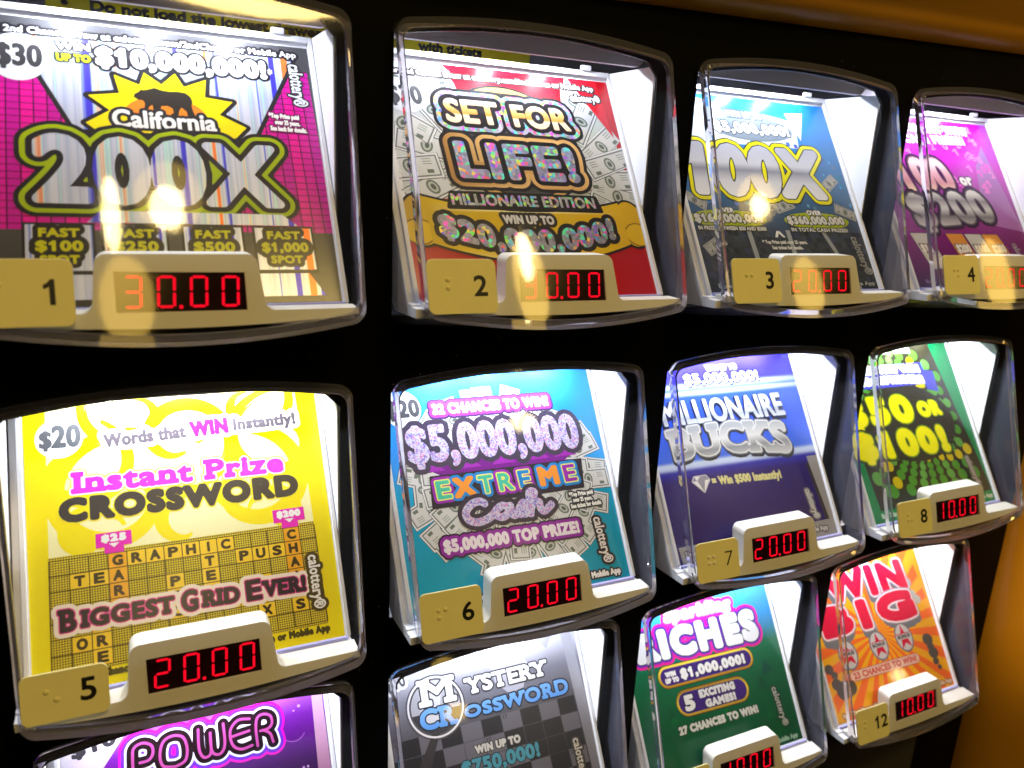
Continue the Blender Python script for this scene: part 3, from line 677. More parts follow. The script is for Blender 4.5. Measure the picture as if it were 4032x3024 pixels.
def ticket_yellow():
    Y = sr(244, 226, 4); P = sr(246, 242, 186)
    a = Art(); base(a, Y)
    a.rect(-.195, .497, .345, .845, .6, P)
    def swirl(cx, cy, r, s, t0, t1, wd, lay, col):
        q = []; ts = np.linspace(t0, t1, 46)
        for i in range(45):
            pp = []
            for t, e in ((ts[i], -1), (ts[i], 1), (ts[i+1], 1), (ts[i+1], -1)):
                k = (t-t0)/(t1-t0); rr = r*(1-.72*k); wv = wd*math.sin(math.pi*(.08+.9*k))**.8
                pp.append((cx+s*(rr+e*wv)*math.cos(t), cy+(rr+e*wv)*math.sin(t)))
            q.append(pp)
        q = np.array(q); q[:, :, 0] = np.clip(q[:, :, 0], TX0, TX1); q[:, :, 1] = np.clip(q[:, :, 1], .345, .845)
        cr = (q[:, 1, 0]-q[:, 0, 0])*(q[:, 2, 1]-q[:, 0, 1])-(q[:, 1, 1]-q[:, 0, 1])*(q[:, 2, 0]-q[:, 0, 0])
        q[cr < 0] = q[cr < 0][:, ::-1]; a.emit(q, lay, col, 0)
    a.rect(TX0, -.195, .345, .845, .7, Y); a.rect(.497, TX1, .345, .845, .7, Y)
    k = 0
    for cx, cy, r, s, t0, t1, wd in ((-.02, .50, .21, 1, 1.0, 7.2, .026), (.33, .50, .20, -1, .8, 7.0, .026), (.15, .66, .16, 1, -1.2, 5.0, .022), (-.12, .60, .15, -1, 2.0, 7.5, .02),
                                    (.43, .63, .17, 1, 1.6, 7.6, .024), (-.10, .40, .09, 1, .2, 6.0, .016), (.40, .40, .085, -1, .2, 6.0, .014), (.15, .40, .12, 1, .1, 5.0, .02), (.02, .76, .14, 1, 2.4, 7.6, .018), (.36, .76, .13, -1, 2.4, 7.6, .018)):
        k += 1; swirl(cx, cy, r, s, t0, t1, wd, 1+.12*k, Y); swirl(cx, cy, r*.86, s, t0+.25, t1, wd*.25, 1.06+.12*k, Y)
    HALO = lambda r_: [(r_, 3, sr(248, 247, 236))]
    a.disc(-.162, .693, .059, 4, sr(250, 250, 248), .060)
    a.text('$', (-.208, .668), (-.182, .668), .048, [(.003, 5, sr(84, 86, 90))]); a.text('20', (-.178, .668), (-.112, .667), .062, [(.0038, 5, sr(84, 86, 90))])
    gy = sr(92, 84, 92)
    a.text('Words that', (-.049, .655), (.164, .664), .037, HALO(.017)+[(.0028, 4, gy)])
    a.text('WIN', (.182, .664), (.282, .668), .044, HALO(.017)+[(.0042, 4, sr(232, 40, 208))])
    a.text('Instantly!', (.303, .673), (.484, .677), .035, HALO(.017)+[(.0028, 4, gy)])
    a.text('Instant Prize', (-.134, .528), (.428, .524), .056, [(.0115, 3.6, Y), (.0085, 4.2, WH), (.0042, 4.8, sr(238, 50, 210))], slab=True)
    a.text('CROSSWORD', (-.162, .451), (.460, .447), .056, [(.0108, 4, sr(240, 226, 40)), (.0074, 5, sr(58, 52, 50))])
    # grid
    X = np.linspace(-.195, .497, 16)[:16]; nx = 15; Y0 = .343; dy = .0415
    a.rect(-.197, .497, .045, Y0+.010, 2.8, Y, 4)
    rows = {0: {3: 'G', 4: 'R', 5: 'A', 6: 'P', 7: 'H', 8: 'I', 9: 'C', 13: 'C'}, 1: {1: 'T', 2: 'E', 3: 'A', 8: 'T', 10: 'P', 11: 'U', 12: 'S', 13: 'H'}, 2: {13: 'A', 3: 'R', 8: 'E', 6: 'P'},
            3: {3: 'A', 6: 'E', 8: 'M', 11: 'B', 13: 'I'}, 4: {9: 'A', 10: 'R', 11: 'O', 12: 'U', 13: 'N', 2: 'A', 6: 'C'}, 5: {2: 'R', 1: 'O', 11: 'X', 13: 'S'}, 6: {2: 'E', 4: 'L'}}
    org = {(0, 3), (1, 3), (0, 13), (1, 13), (2, 13), (3, 3), (3, 13), (4, 13), (2, 3)}
    for j in range(7):
        for i in range(nx):
            x0, x1 = X[i], X[i+1]; y1 = Y0-j*dy; y0 = y1-dy
            if i in rows.get(j, {}):
                a.rect(x0, x1, y0, y1, 3.2, sr(240, 172, 24) if (j, i) in org else sr(246, 206, 40))
                ins = .0215 if rows[j][i] == 'I' else .012
                a.text(rows[j][i], (x0+ins, y0+.008), (x1-ins, y0+.008), .025, [(.0022, 4, sr(60, 46, 12))], cell=.0016)
    for j in range(8): a.rect(-.197, .497, Y0-j*dy-.0013, Y0-j*dy+.0013, 3.6, sr(72, 58, 10))
    for i in range(nx+1): a.rect(X[i]-.0013, X[i]+.0013, Y0-7*dy, Y0, 3.7, sr(72, 58, 10))
    for x0, x1, tx, yy in ((-.084, .004, '$25', .356), (.382, .473, '$200', .356)):
        mg = sr(228, 22, 186); xm = (x0+x1)/2
        a.rect(x0, x1, yy+.006, yy+.046, 4.4, mg); a.rect(xm-.024, xm+.024, yy-.012, yy+.006, 4.4, mg)
        a.text(tx, (xm-.024-.004*len(tx)+.008, yy+.022), (xm+.024+.004*len(tx)-.008, yy+.022), .017, [(.0026, 5, WH)])
        a.poly([(xm-.013, yy+.015), (xm+.013, yy+.015), (xm, yy+.003)], 5, WH)
    for wd, f0, f1 in (('BIGGEST', 0, .435), ('GRID', .473, .705), ('EVER!', .744, 1)):
        ax, bx = -.176+.622*f0, -.176+.622*f1; fi = .043 if wd[0] == 'E' else .051; yb = .159-.006*f0
        L3 = [(.017, 6, sr(246, 232, 224)), (.0066, 6.6, sr(222, 70, 150)), (.0036, 7.2, sr(44, 26, 40))]
        a.text(wd[0], (ax, yb-.004), (ax+.036, yb-.004), .053, [(o_, l_+.1, c_) for o_, l_, c_ in L3], slab=True)
        a.text(wd[1:], (ax+fi, yb), (bx, yb-.003), .040, L3, slab=True)
    brand(a, .466, .250, .092, 6.4, .010, WH, sr(76, 62, 16), .030)
    a.text('Enter 2nd Chance Draw at calottery.com/2ndChance or Mobile App', (-.19, .0245), (.498, .0235), .018, [(.0022, 5, sr(74, 66, 10))])
    return a

def ticket_extreme():
    a = Art(); base(a, grad([(0, sr(0, 150, 182)), (.40, sr(0, 160, 206)), (.46, sr(36, 146, 230)), (.85, sr(56, 140, 238))]), 20)
    r2 = np.random.RandomState(11)
    for ring, n, R in ((0, 28, .25), (1, 22, .19), (2, 10, .10)):
        for i in range(n):
            t = 2*math.pi*(i+.5*r2.rand())/n; x = .165+R*1.22*math.cos(t); y = .405+R*1.06*math.sin(t)
            a.note(x, y, .165, .074, t+.5*(r2.rand()-.5)+(math.pi/2)*(r2.rand() < .25), 1+ring*1.8+.06*i)
    a.text('32 CHANCES TO WIN!', (-.056, .664), (.384, .660), .034, [(.020, 7.4, sr(74, 48, 96)), (.014, 8, sr(166, 66, 196)), (.0034, 8.6, WH)])
    a.disc(-.163, .692, .066, 6, WH, .068); a.text('$20', (-.215, .664), (-.106, .664), .058, [(.004, 6.6, sr(74, 74, 78))])
    a.poly([(-.17, .50), (.47, .50), (.33, .40), (.0, .40)], 6.2, sr(116, 26, 136))
    for x in (-.10, .03, .16, .29, .40): a.poly([(x-.045, .46), (x, .505), (x+.045, .46)], 6.6, sr(156, 40, 176))
    a.text('$5,000,000', (-.165, .502), (.466, .492), .118, [(.026, 7.6, sr(66, 58, 76)), (.0085, 8.4, WH, 2)])
    shape(a, [[(-.122, .338), (.437, .338), (.455, .440), (-.112, .442)]], [(.004, 9, sr(48, 42, 52))], .003)
    pu, bl, ye, te, og = sr(150, 40, 170), sr(30, 130, 205), sr(232, 236, 110), sr(72, 190, 160), sr(240, 150, 50)
    for i, (ch, x0, x1, o, l2, f) in enumerate((('E', -.098, -.054, pu, ye, te), ('X', -.036, .030, bl, og, og), ('T', .052, .100, bl, ye, te), ('R', .124, .172, pu, ye, te), ('E', .200, .240, pu, ye, bl), ('M', .280, .346, bl, og, og), ('E', .376, .420, bl, ye, pu))):
        a.text(ch, (x0, .366), (x1, .366), .058, [(.016, 9.6+.05*i, o), (.0068, 10.2, l2), (.0025, 10.8, f)])
    C = lambda pts: [(-.02+.31*x, .270+.074*y) for x, y in pts]
    cash = [C([(.24, .80), (.19, .93), (.09, .84), (.01, .5), (.03, .16), (.12, .0), (.24, .08), (.33, .3)]), C([(.52, .46), (.44, .58), (.36, .42), (.35, .18), (.42, .06), (.50, .26), (.53, .52), (.52, .2), (.56, .06), (.63, .24)]),
            C([(.60, .2), (.69, .58), (.72, .3), (.69, .06), (.60, .08)]), C([(.70, .1), (.80, .62), (.85, 1.0), (.79, 1.02), (.77, .55), (.75, .02)]), C([(.76, .2), (.81, .5), (.88, .5), (.88, .2), (.92, .04), (1.02, .3)])]
    a.stroke(cash, .012, [(.016, 11.4, sr(60, 50, 64)), (.0015, 12.2, WH, 2)])
    a.text('$5,000,000 TOP PRIZE!', (-.112, .190), (.376, .182), .036, [(.020, 8.2, sr(54, 28, 64)), (.014, 8.8, sr(146, 36, 160)), (.0036, 9.4, sr(238, 228, 242))])
    for i, t in enumerate(('*Top Prize paid', 'over 25 years.', 'See ticket for details')):
        a.text(t, (.374+(.010 if i == 1 else -.004*(i == 2)), .309-i*.021), (.468+(.022 if i == 2 else -.008*(i == 1)), .309-i*.021), .014, [(.0068, 8.4, sr(58, 60, 64)), (.0012, 9.2, sr(236, 238, 236))])
    brand(a, .442, .222, .062, 8.4, .010, sr(238, 232, 236), sr(46, 44, 48), .034)
    a.text('Enter 2nd Chance Draw at calottery.com/2ndChance or Mobile App', (-.19, .022), (.492, .0195), .0185, [(.0075, 5, sr(52, 60, 64)), (.0018, 6, WH)])
    return a

def ticket_bucks():
    a = Art()
    base(a, grad([(0, sr(40, 22, 96)), (.30, sr(42, 24, 110)), (.34, sr(44, 40, 170)), (.352, sr(190, 206, 250)), (.366, sr(206, 224, 255)), (.38, sr(70, 110, 228)), (.52, sr(44, 84, 222)), (.64, sr(54, 90, 230)), (.655, sr(206, 220, 255)), (.668, sr(90, 120, 236)), (.685, sr(190, 206, 255)), (.70, sr(56, 50, 204)), (.85, sr(58, 44, 188))]), 150)
    a.text('WIN UP TO', (.140, .748), (.300, .746), .022, [(.005, 2, sr(42, 40, 130)), (.0035, 3, WH)])
    a.text('$5,000,000!', (.018, .694), (.396, .688), .042, [(.009, 2, sr(30, 30, 90)), (.0034, 3, WH)])
    ch = grad([(.50, sr(236, 238, 240)), (.55, sr(176, 182, 190)), (.585, sr(232, 236, 240)), (.64, sr(196, 202, 208))])
    a.text('MILLIONAIRE', (-.146, .518), (.462, .512), .098, [(.010, 2.4, sr(30, 34, 60))]); a.text('MILLIONAIRE', (-.140, .530), (.468, .524), .094, [(.0075, 2.8, sr(44, 56, 110)), (.0046, 3.2, ch)])
    cb = grad([(.36, sr(206, 208, 212)), (.41, sr(140, 144, 150)), (.45, sr(216, 218, 222)), (.50, sr(170, 174, 180))])
    a.text('BUCKS', (-.150, .378), (.430, .350), .118, [(.018, 4, sr(54, 56, 66))], slab=True, h2=.130, sag=-.02)
    a.text('BUCKS', (-.150, .388), (.430, .360), .112, [(.016, 4.6, sr(118, 122, 130)), (.0115, 5.2, sr(216, 218, 222)), (.006, 5.8, cb)], slab=True, h2=.124, sag=-.02)
    shape(a, [[(-.098, .295), (-.085, .312), (-.030, .312), (-.018, .295), (-.058, .250)]], [(.004, 3, sr(196, 198, 210)), (0, 4, sr(150, 150, 172))], .0014)
    for q in ([(-.098, .295), (-.076, .295), (-.058, .250)], [(-.040, .295), (-.018, .295), (-.058, .250)], [(-.085, .312), (-.058, .312), (-.076, .295)]): a.poly(q, 5, sr(238, 238, 246))
    a.text('= Win $500 Instantly!', (-.008, .272), (.330, .258), .030, [(.0026, 3, sr(222, 216, 152))])
    brand(a, .425, .195, .075, 4, .008, sr(206, 206, 210), sr(120, 118, 126), .026)
    a.rect(.480, .496, .0, .30, 2, sr(44, 40, 46)); a.rect(.496, TX1, .0, .33, 2.3, sr(150, 148, 150))
    a.rect(TX0, TX1, 0, .062, 2.6, sr(150, 148, 152))
    a.text('Enter 2nd Chance Draw at calottery.com/2ndChance or Mobile App', (-.225, .024), (.47, .024), .017, [(.006, 3.2, sr(92, 90, 94)), (.0015, 4, sr(196, 194, 198))])
    return a

def ticket_spiral():
    a = Art(); base(a, sr(10, 132, 74))
    a.rect(-.215, .510, .05, .80, .7, sr(46, 44, 30))
    cx, cy = .16, .45
    for arm in range(30):
        for k in range(18):
            r_ = .05*1.15**k; t = 2*math.pi*arm/30+.17*k
            x, y = cx+r_*math.cos(t), cy+r_*math.sin(t)*1.05; q = r_*.078
            if -.215+q < x < .51-q and .05+q < y < .80-q and q > .004:
                col = sr(206, 188, 18) if (arm % 8 == 0 or (k == 10 and arm > 14)) else (sr(72, 142, 40) if (arm+k) % 3 else sr(92, 160, 66))
                a.disc(x, y, q, 1.4, col, n=14)
    a.poly(ell(cx, .42, .30, .19), 2, sr(50, 46, 36))
    a.text('EXCLUSIVELY WITH', (-.05, .775), (.36, .765), .024, [(.008, 3, WH)])
    shape(a, [[(-.16, .700), (.40, .700), (.40, .655), (.455, .650), (.44, .555), (.38, .57), (.38, .60), (-.16, .60)]], [(.006, 3, sr(62, 60, 168))], .003)
    a.text('EXCLUSIVELY WIN', (-.12, .661), (.37, .661), .026, [(.010, 4, sr(238, 238, 246)), (.001, 4.6, sr(168, 168, 196))], sag=-.010)
    a.text('$50 TO $100 WINNERS!', (-.12, .610), (.37, .604), .026, [(.010, 4, sr(238, 238, 246)), (.001, 4.6, sr(168, 168, 196))], sag=-.010)
    yl = sr(244, 240, 0); ol = sr(120, 150, 20)
    a.text('$50', (-.205, .435), (.205, .428), .110, [(.028, 5, sr(44, 44, 34)), (.021, 5.4, ol), (.0145, 6, yl)])
    a.text('OR', (.262, .440), (.395, .442), .060, [(.018, 5.2, sr(44, 44, 34)), (.0145, 5.6, ol), (.010, 6, yl)])
    a.text('$100!', (-.205, .282), (.345, .270), .102, [(.028, 6.6, sr(44, 44, 34)), (.021, 7, ol), (.0145, 7.6, yl)])
    brand(a, .425, .22, .085, 4, .009, sr(176, 168, 176), sr(110, 104, 100), .024)
    a.text('Enter 2nd Chance Draw at calottery.com/2ndChance or Mobile App', (-.22, .020), (.49, .020), .017, [(.0016, 3, sr(206, 222, 214))])
    return a

def ticket_power():
    a = Art(); base(a, grad([(0, sr(24, 6, 40)), (.45, sr(56, 10, 86)), (.60, sr(112, 28, 158)), (.74, sr(196, 110, 216)), (.85, sr(226, 160, 236))]), 24)
    a.poly([(TX0, .3), (-.215, .3), (-.135, .58), (-.075, .66), (.0, .70), (.0, .845), (TX0, .845)], 1, grad([(.3, sr(90, 70, 110)), (.55, sr(226, 186, 216)), (.7, sr(240, 236, 246))]))
    a.poly([(.497, .2), (TX1, .2), (TX1, .845), (.52, .845)], 1, grad([(.3, sr(120, 16, 110)), (.5, sr(216, 30, 160)), (.66, sr(242, 196, 226))]))
    a.text('$10', (-.212, .632), (-.095, .650), .034, [(.004, 3, sr(56, 54, 60))])
    a.text('WIN UP TO $1,000,000!', (-.035, .690), (.400, .684), .022, [(.009, 2.6, sr(244, 120, 200)), (.003, 3.2, sr(250, 226, 244))])
    r2 = np.random.RandomState(9)
    for i in range(26):
        a.disc(-.05+.55*r2.rand(), .42+.26*r2.rand(), .0022+.003*r2.rand(), 1.5, sr(200, 150, 230), n=8)
    a.ring(.44, .56, .040, .0425, 1.5, sr(170, 90, 200), 24, 200, 330)
    h = .095; y0 = .535
    L = lambda pts: [(x, y0+h*y) for x, y in pts]
    P = [L([(-.05, 0), (-.05, .6), (-.045, .9), (-.02, 1), (.005, .86), (.008, .6), (-.005, .42), (-.03, .40)]), L([(.07, 0), (.035, .12), (.028, .5), (.04, .88), (.068, 1), (.098, .88), (.108, .5), (.1, .12), (.07, 0)]),
         L([(.145, 1), (.143, .4), (.152, .1), (.168, .06), (.178, .2), (.18, .8)]), L([(.18, .8), (.18, .25), (.192, .06), (.21, .08), (.222, .35), (.222, 1)]),
         L([(.305, .95), (.27, 1), (.246, .8), (.24, .5), (.248, .18), (.272, .02), (.305, .06)]), L([(.242, .5), (.30, .56)]), L([(.322, 0), (.322, .6), (.33, .92), (.35, 1), (.372, .88), (.374, .62), (.36, .48), (.335, .46)]), L([(.345, .46), (.365, .3), (.372, .0)])]
    a.stroke(P, .004, [(.037, 4, sr(232, 16, 190)), (.030, 4.6, sr(110, 40, 196)), (.020, 5.2, sr(226, 232, 244)), (.0135, 5.8, sr(30, 14, 24)), (.0002, 6.4, sr(176, 70, 146))], .0016)
    brand(a, .43, .3, .1, 4)
    return a

def ticket_mystery():
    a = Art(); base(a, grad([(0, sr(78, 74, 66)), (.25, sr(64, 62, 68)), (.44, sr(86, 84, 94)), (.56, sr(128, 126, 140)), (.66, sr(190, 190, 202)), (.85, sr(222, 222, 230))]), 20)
    q = [0]
    for j in range(9):
        for i in range(12):
            dk = (i*5+j*3+(i*j) % 3) % 2
            x0 = TX0+i*.0805-.05; x1 = x0+.078; y1 = .425-j*.0625; y0 = y1-.060
            x0, x1 = max(x0, TX0), min(x1, .50)
            if x1 > x0 and y0 > 0:
                a.rect(x0, x1, y0, y1, 1, sr(42, 40, 44) if dk else sr(104, 101, 112))
                if not dk and (i+j) % 3 == 0: a.text(str(11+i+j), (x0+.006, y1-.016), (x0+.024, y1-.016), .012, [(.001, 1.6, sr(70, 68, 74))])
    a.poly([(.18, .62), (.30, .66), (.34, .58), (.30, .50), (.24, .49), (.19, .54)], 1.4, sr(176, 174, 188))
    a.poly([(.40, .66), (.49, .70), (.43, .62)], 1.4, sr(150, 150, 165))
    a.rect(.505, TX1, 0, .845, 1.2, grad([(0, sr(110, 106, 112)), (.85, sr(176, 176, 188))]), 0, 1, 6)
    a.poly([(-.085, .425), (-.055, .425), (-.13, .28), (-.17, .30)], 3, sr(58, 54, 54))
    a.ring(-.055, .512, .0, .114, 2.6, sr(80, 78, 84)); a.ring(-.055, .512, 0, .094, 3, sr(176, 174, 184))
    a.poly([(-.055+.094*math.cos(t), .512+.094*math.sin(t)) for t in np.linspace(3.3, 6.1, 24)], 3.2, sr(60, 58, 62))
    a.poly([(-.11, .56), (-.02, .59), (-.05, .46), (-.12, .45)], 3.4, sr(214, 212, 222))
    gl_ = [(.010, 4, sr(52, 50, 56)), (.0045, 4.8, WH)]
    a.text('M', (-.112, .524), (.026, .520), .086, gl_, slab=True); a.text('YSTERY', (.070, .528), (.414, .526), .052, [(.009, 4, sr(62, 60, 66)), (.0036, 4.8, WH)], slab=True)
    bl = grad([(.43, sr(84, 150, 232)), (.5, sr(120, 176, 244))])
    a.text('CR', (-.120, .444), (.016, .440), .064, [(.009, 5, sr(40, 44, 60)), (.0042, 5.6, bl)], slab=True); a.text('OSSWORD', (.050, .447), (.482, .440), .036, [(.009, 5, sr(40, 44, 60)), (.0034, 5.6, bl)], slab=True, h2=.052)
    a.ring(-.055, .512, .101, .108, 6.4, sr(232, 228, 236))
    a.text('WIN UP TO', (.062, .318), (.240, .315), .024, [(.006, 3, sr(60, 58, 60)), (.0026, 4, sr(206, 202, 200))])
    a.text('$750,000!', (.000, .256), (.304, .250), .044, [(.007, 3, sr(40, 50, 56)), (.0036, 4, sr(76, 150, 172))], slab=True)
    a.text('FIND            Win', (.060, .690), (.350, .680), .020, [(.009, 3, sr(190, 190, 200)), (.004, 4, WH)]); a.text('$100 Instantly!', (.066, .655), (.342, .645), .022, [(.009, 3, sr(180, 180, 190)), (.004, 4, WH)])
    a.text('$10', (-.222, .600), (-.150, .612), .046, [(.012, 3, WH), (.002, 4, sr(90, 90, 96))])
    brand(a, .452, .270, .10, 4, .009, sr(206, 200, 190), sr(66, 62, 60), .030)
    return a

def ticket_riches():
    a = Art(); base(a, grad([(0, sr(10, 78, 44)), (.3, sr(6, 96, 54)), (.44, sr(12, 108, 70)), (.52, sr(30, 130, 190)), (.66, sr(70, 170, 236)), (.85, sr(120, 200, 246))]), 20)
    r2 = np.random.RandomState(2)
    for i in range(22):
        x, y, q = TX0+.05+.7*r2.rand(), .02+.36*r2.rand(), .03+.05*r2.rand()
        a.poly([(x, y), (x+q, y+q*.4*r2.rand()), (x+q*.5, y+q)], .6+.05*i, sr(8, 70+40*r2.rand(), 40+20*r2.rand()))
    a.poly([(-.24, .62), (.05, .66), (.36, .70), (.30, .80), (-.2, .80)], 1.8, sr(120, 60, 180))
    a.text('Sparkling', (.006, .612), (.352, .606), .042, [(.024, 4, sr(232, 40, 160)), (.012, 4.6, sr(120, 150, 140)), (.0068, 5.2, WH)], sh=.3)
    a.text('RICHES', (-.165, .480), (.455, .456), .094, [(.036, 2.4, sr(226, 30, 150)), (.026, 3, sr(112, 44, 176)), (.0185, 3.4, sr(52, 60, 70)), (.0145, 5.8, WH)], h2=.112)
    gd = grad([(.2, sr(150, 104, 20)), (.27, sr(236, 206, 60)), (.33, sr(150, 104, 20)), (.37, sr(206, 160, 40)), (.42, sr(240, 214, 70))])
    for x0, y0, x1, y1, r_ in ((-.060, .392, .350, .384, .040), (.0, .275, .270, .268, .048)):
        shape(a, [capsule(x0, y0, x1, y1, r_)], [(.007, 3, sr(70, 50, 14)), (.004, 3.6, gd), (-.006, 4.2, sr(64, 34, 120))], .002)
    a.text('WIN', (-.066, .394), (-.018, .393), .016, [(.0028, 5, WH)]); a.text('UP TO', (-.072, .369), (-.010, .368), .016, [(.0028, 5, WH)])
    a.text('$1,000,000!', (.010, .374), (.345, .366), .034, [(.008, 4.8, sr(40, 26, 80)), (.0045, 5.4, WH)])
    a.text('5', (-.012, .248), (.030, .247), .052, [(.010, 4.8, sr(40, 26, 80)), (.0055, 5.4, WH)])
    a.text('EXCITING', (.070, .281), (.252, .277), .026, [(.007, 4.8, sr(40, 26, 80)), (.0036, 5.4, sr(226, 226, 232))]); a.text('GAMES!', (.090, .238), (.242, .235), .026, [(.007, 4.8, sr(40, 26, 80)), (.0036, 5.4, sr(226, 226, 232))])
    a.text('27 CHANCES TO WIN!', (-.074, .166), (.333, .160), .026, [(.007, 3, sr(30, 66, 44)), (.0032, 4, sr(220, 222, 220))])
    brand(a, .440, .235, .075, 4, .008, sr(186, 190, 186), sr(36, 62, 46), .028)
    a.text('Enter 2nd Chance Draw at calottery.com/2ndChance or Mobile App', (-.2, .018), (.495, .018), .017, [(.0018, 3, sr(150, 190, 166))])
    return a

def ticket_winbig():
    a = Art(); base(a, sr(246, 176, 14))
    cx, cy = .16, .33
    for i in range(26):
        t0, t1 = 2*math.pi*i/26, 2*math.pi*(i+.5)/26
        P = [(cx, cy)]+[(cx+1.0*math.cos(t), cy+1.0*math.sin(t)) for t in (t0, t1)]
        # clip the ray to the ticket
        poly = P
        for ax, lim, sg in ((0, TX0, 1), (0, TX1, -1), (1, 0, 1), (1, TV1, -1)):
            o = []
            for k in range(len(poly)):
                p, q = poly[k], poly[(k+1) % len(poly)]; fp, fq = (p[ax]-lim)*sg, (q[ax]-lim)*sg
                if fp >= 0: o.append(p)
                if fp*fq < 0: t = fp/(fp-fq); o.append((p[0]+t*(q[0]-p[0]), p[1]+t*(q[1]-p[1])))
            poly = o
            if not poly: break
        if len(poly) > 2: a.poly(poly, .8, sr(248, 112, 34))
    a.text('WIN', (-.085, .498), (.44, .482), .128, [(.024, 2, sr(112, 112, 118))]); a.text('BIG', (-.165, .345), (.44, .340), .108, [(.026, 2.6, sr(120, 120, 126))])
    for x in (-.12, .13, .38): a.rect(x-.03, x+.03, .31, .38, 2.3, grad([(.3, sr(90, 90, 96)), (.38, sr(190, 190, 198))]), 0, 1, 3)
    rd = sr(222, 22, 62)
    a.text('WIN', (-.065, .522), (.448, .506), .122, [(.028, 3.2, sr(150, 140, 150)), (.0235, 3.6, sr(246, 226, 234)), (.016, 4.2, rd)])
    a.text('BIG', (-.158, .378), (.440, .368), .108, [(.030, 4.8, sr(150, 140, 150)), (.0255, 5.2, sr(246, 226, 234)), (.0175, 5.8, rd)])
    for x, y in ((-.075, .272), (.13, .272), (.305, .276)):
        a.poly(ell(x, y, .058, .070), 4, sr(120, 116, 120)); a.poly(ell(x, y, .050, .062), 4.4, sr(206, 202, 206))
        a.poly([(x+.055*(1 if k % 2 == 0 else .42)*math.sin(math.pi*k/5), y+.062*(1 if k % 2 == 0 else .42)*math.cos(math.pi*k/5)) for k in range(10)], 4.8, sr(206, 26, 58))
        a.rect(x-.050, x+.050, y-.008, y+.016, 5.2, sr(206, 206, 208)); a.text('BONUS', (x-.040, y-.003), (x+.040, y-.003), .015, [(.002, 5.8, sr(96, 88, 92))])
    shape(a, [capsule(-.085, .176, .33, .170, .014)], [(.010, 3, sr(196, 120, 100)), (.006, 3.6, sr(246, 206, 190))], .0024)
    a.text('23 CHANCES TO WIN!', (-.085, .163), (.332, .158), .026, [(.002, 4.2, sr(214, 90, 84))])
    for pts in ([(.45, .235, .034), (.452, .20, .024), (.455, .17, .032), (.45, .13, .02), (.46, .10, .014)], [(-.215, .235, .026), (-.195, .205, .02), (-.20, .165, .03), (-.165, .13, .05), (-.13, .135, .04)], [(.46, .52, .03), (.47, .46, .022), (.485, .43, .026)]):
        col = sr(92, 84, 76) if pts[0][1] < .4 else sr(196, 194, 190)
        for k, (x, y, r_) in enumerate(pts): a.disc(x, y, r_, 2.2+.1*k, col, r_*.85, n=20)
    a.text('Enter 2nd Chance Draw at calottery.com/2ndChance or Mobile App', (-.225, .022), (.50, .022), .017, [(.006, 3, sr(176, 110, 60)), (.0015, 4, sr(236, 214, 190))])
    return a

# ------------------------------------------------------------------ the machine: black front, amber casing, lit compartments
ROWZ = (0, -.98394, -1.96074)
ORG = [(c, 0, ROWZ[r]) for r in range(3) for c in range(4)]
TS = .61; TK = math.sqrt(1+TS*TS); TA = math.atan2(1, TS)      # slope of the ticket trays
ty = lambda z: TS*(z+.168)
# where the print sits on each ticket (trim differs from pack to pack)
REG = [ (1.01822, 0.00414, -0.0012, 0.0, 0.96333, -0.00711, -0.0, 0.06301),
       (1.01822, -0.05887, 0.01703, 0.0, 0.96333, -0.00711, -0.0, 0.06301),
       (1.01822, -0.12189, 0.03525, 0.0, 0.96333, -0.00711, -0.0, 0.06301),
       (1.01822, -0.1849, 0.05348, 0.0, 0.96333, -0.00711, -0.0, 0.06301),
       (1.01428, 0.00325, -0.00094, 0.0, 1.01125, -0.02203, -0.0, 0.04937),
       (1.01428, -0.04612, 0.01334, 0.0, 1.01125, -0.02203, -0.0, 0.04937),
       (1.01428, -0.09548, 0.02762, 0.0, 1.01125, -0.02203, -0.0, 0.04937),
       (1.01428, -0.14485, 0.04189, 0.0, 1.01125, -0.02203, -0.0, 0.04937),
       (1.01175, 0.00267, -0.00077, 0.0, 1.04193, -0.03158, 0.0, 0.04063),
       (1.01175, -0.03796, 0.01098, 0.0, 1.04193, -0.03158, 0.0, 0.04063),
       (1.01175, -0.07859, 0.02273, 0.0, 1.04193, -0.03158, 0.0, 0.04063),
       (1.01175, -0.11921, 0.03448, 0.0, 1.04193, -0.03158, 0.0, 0.04063) ]
mach = thing('ticket_machine', 'black fronted lottery ticket machine in an amber casing that holds all the clear ticket bins', 'vending machine', (0, 0, 0))

# front panel with an opening behind every bin
HX0, HX1, HZ0, HZ1 = -.2795, .567, -.455, .338
outer = [(-1.6, -2.46), (3.925, -2.46), (3.925, 1.2), (-1.6, 1.2)]
holes = []
for (ox, _, oz) in ORG+[(-1, 0, z) for z in ROWZ]:
    up = [(ox+.1598+.4275*u, oz+.300+.040*(1-u*u)) for u in np.linspace(1, -1, 15)]; up[0] = (up[0][0]-.008, up[0][1]+.004); up[-1] = (up[-1][0]+.008, up[-1][1]+.004)
    holes.append([(ox+.5873-.02, oz+HZ0), (ox+.5873-.02, oz+.27)]+[(min(p[0], ox+.567), p[1]) for p in up[1:-1]]+[(ox+HX0, oz+.30), (ox+HX0, oz+HZ0)])
link('front_panel', plate_mesh('front_panel', outer, holes, lambda x, z: 0, .012), mach, [M['black']])
box('lower_panel', -1.6, 3.56, .0, .02, -4.2, -2.464, M['lower'], mach)
box('lower_panel', 3.564, 3.925, .004, .02, -4.2, -2.464, M['black'], mach)
box('rear_panel', -1.6, 4.2, .62, .64, -4.2, 1.2, M['dark'], mach)
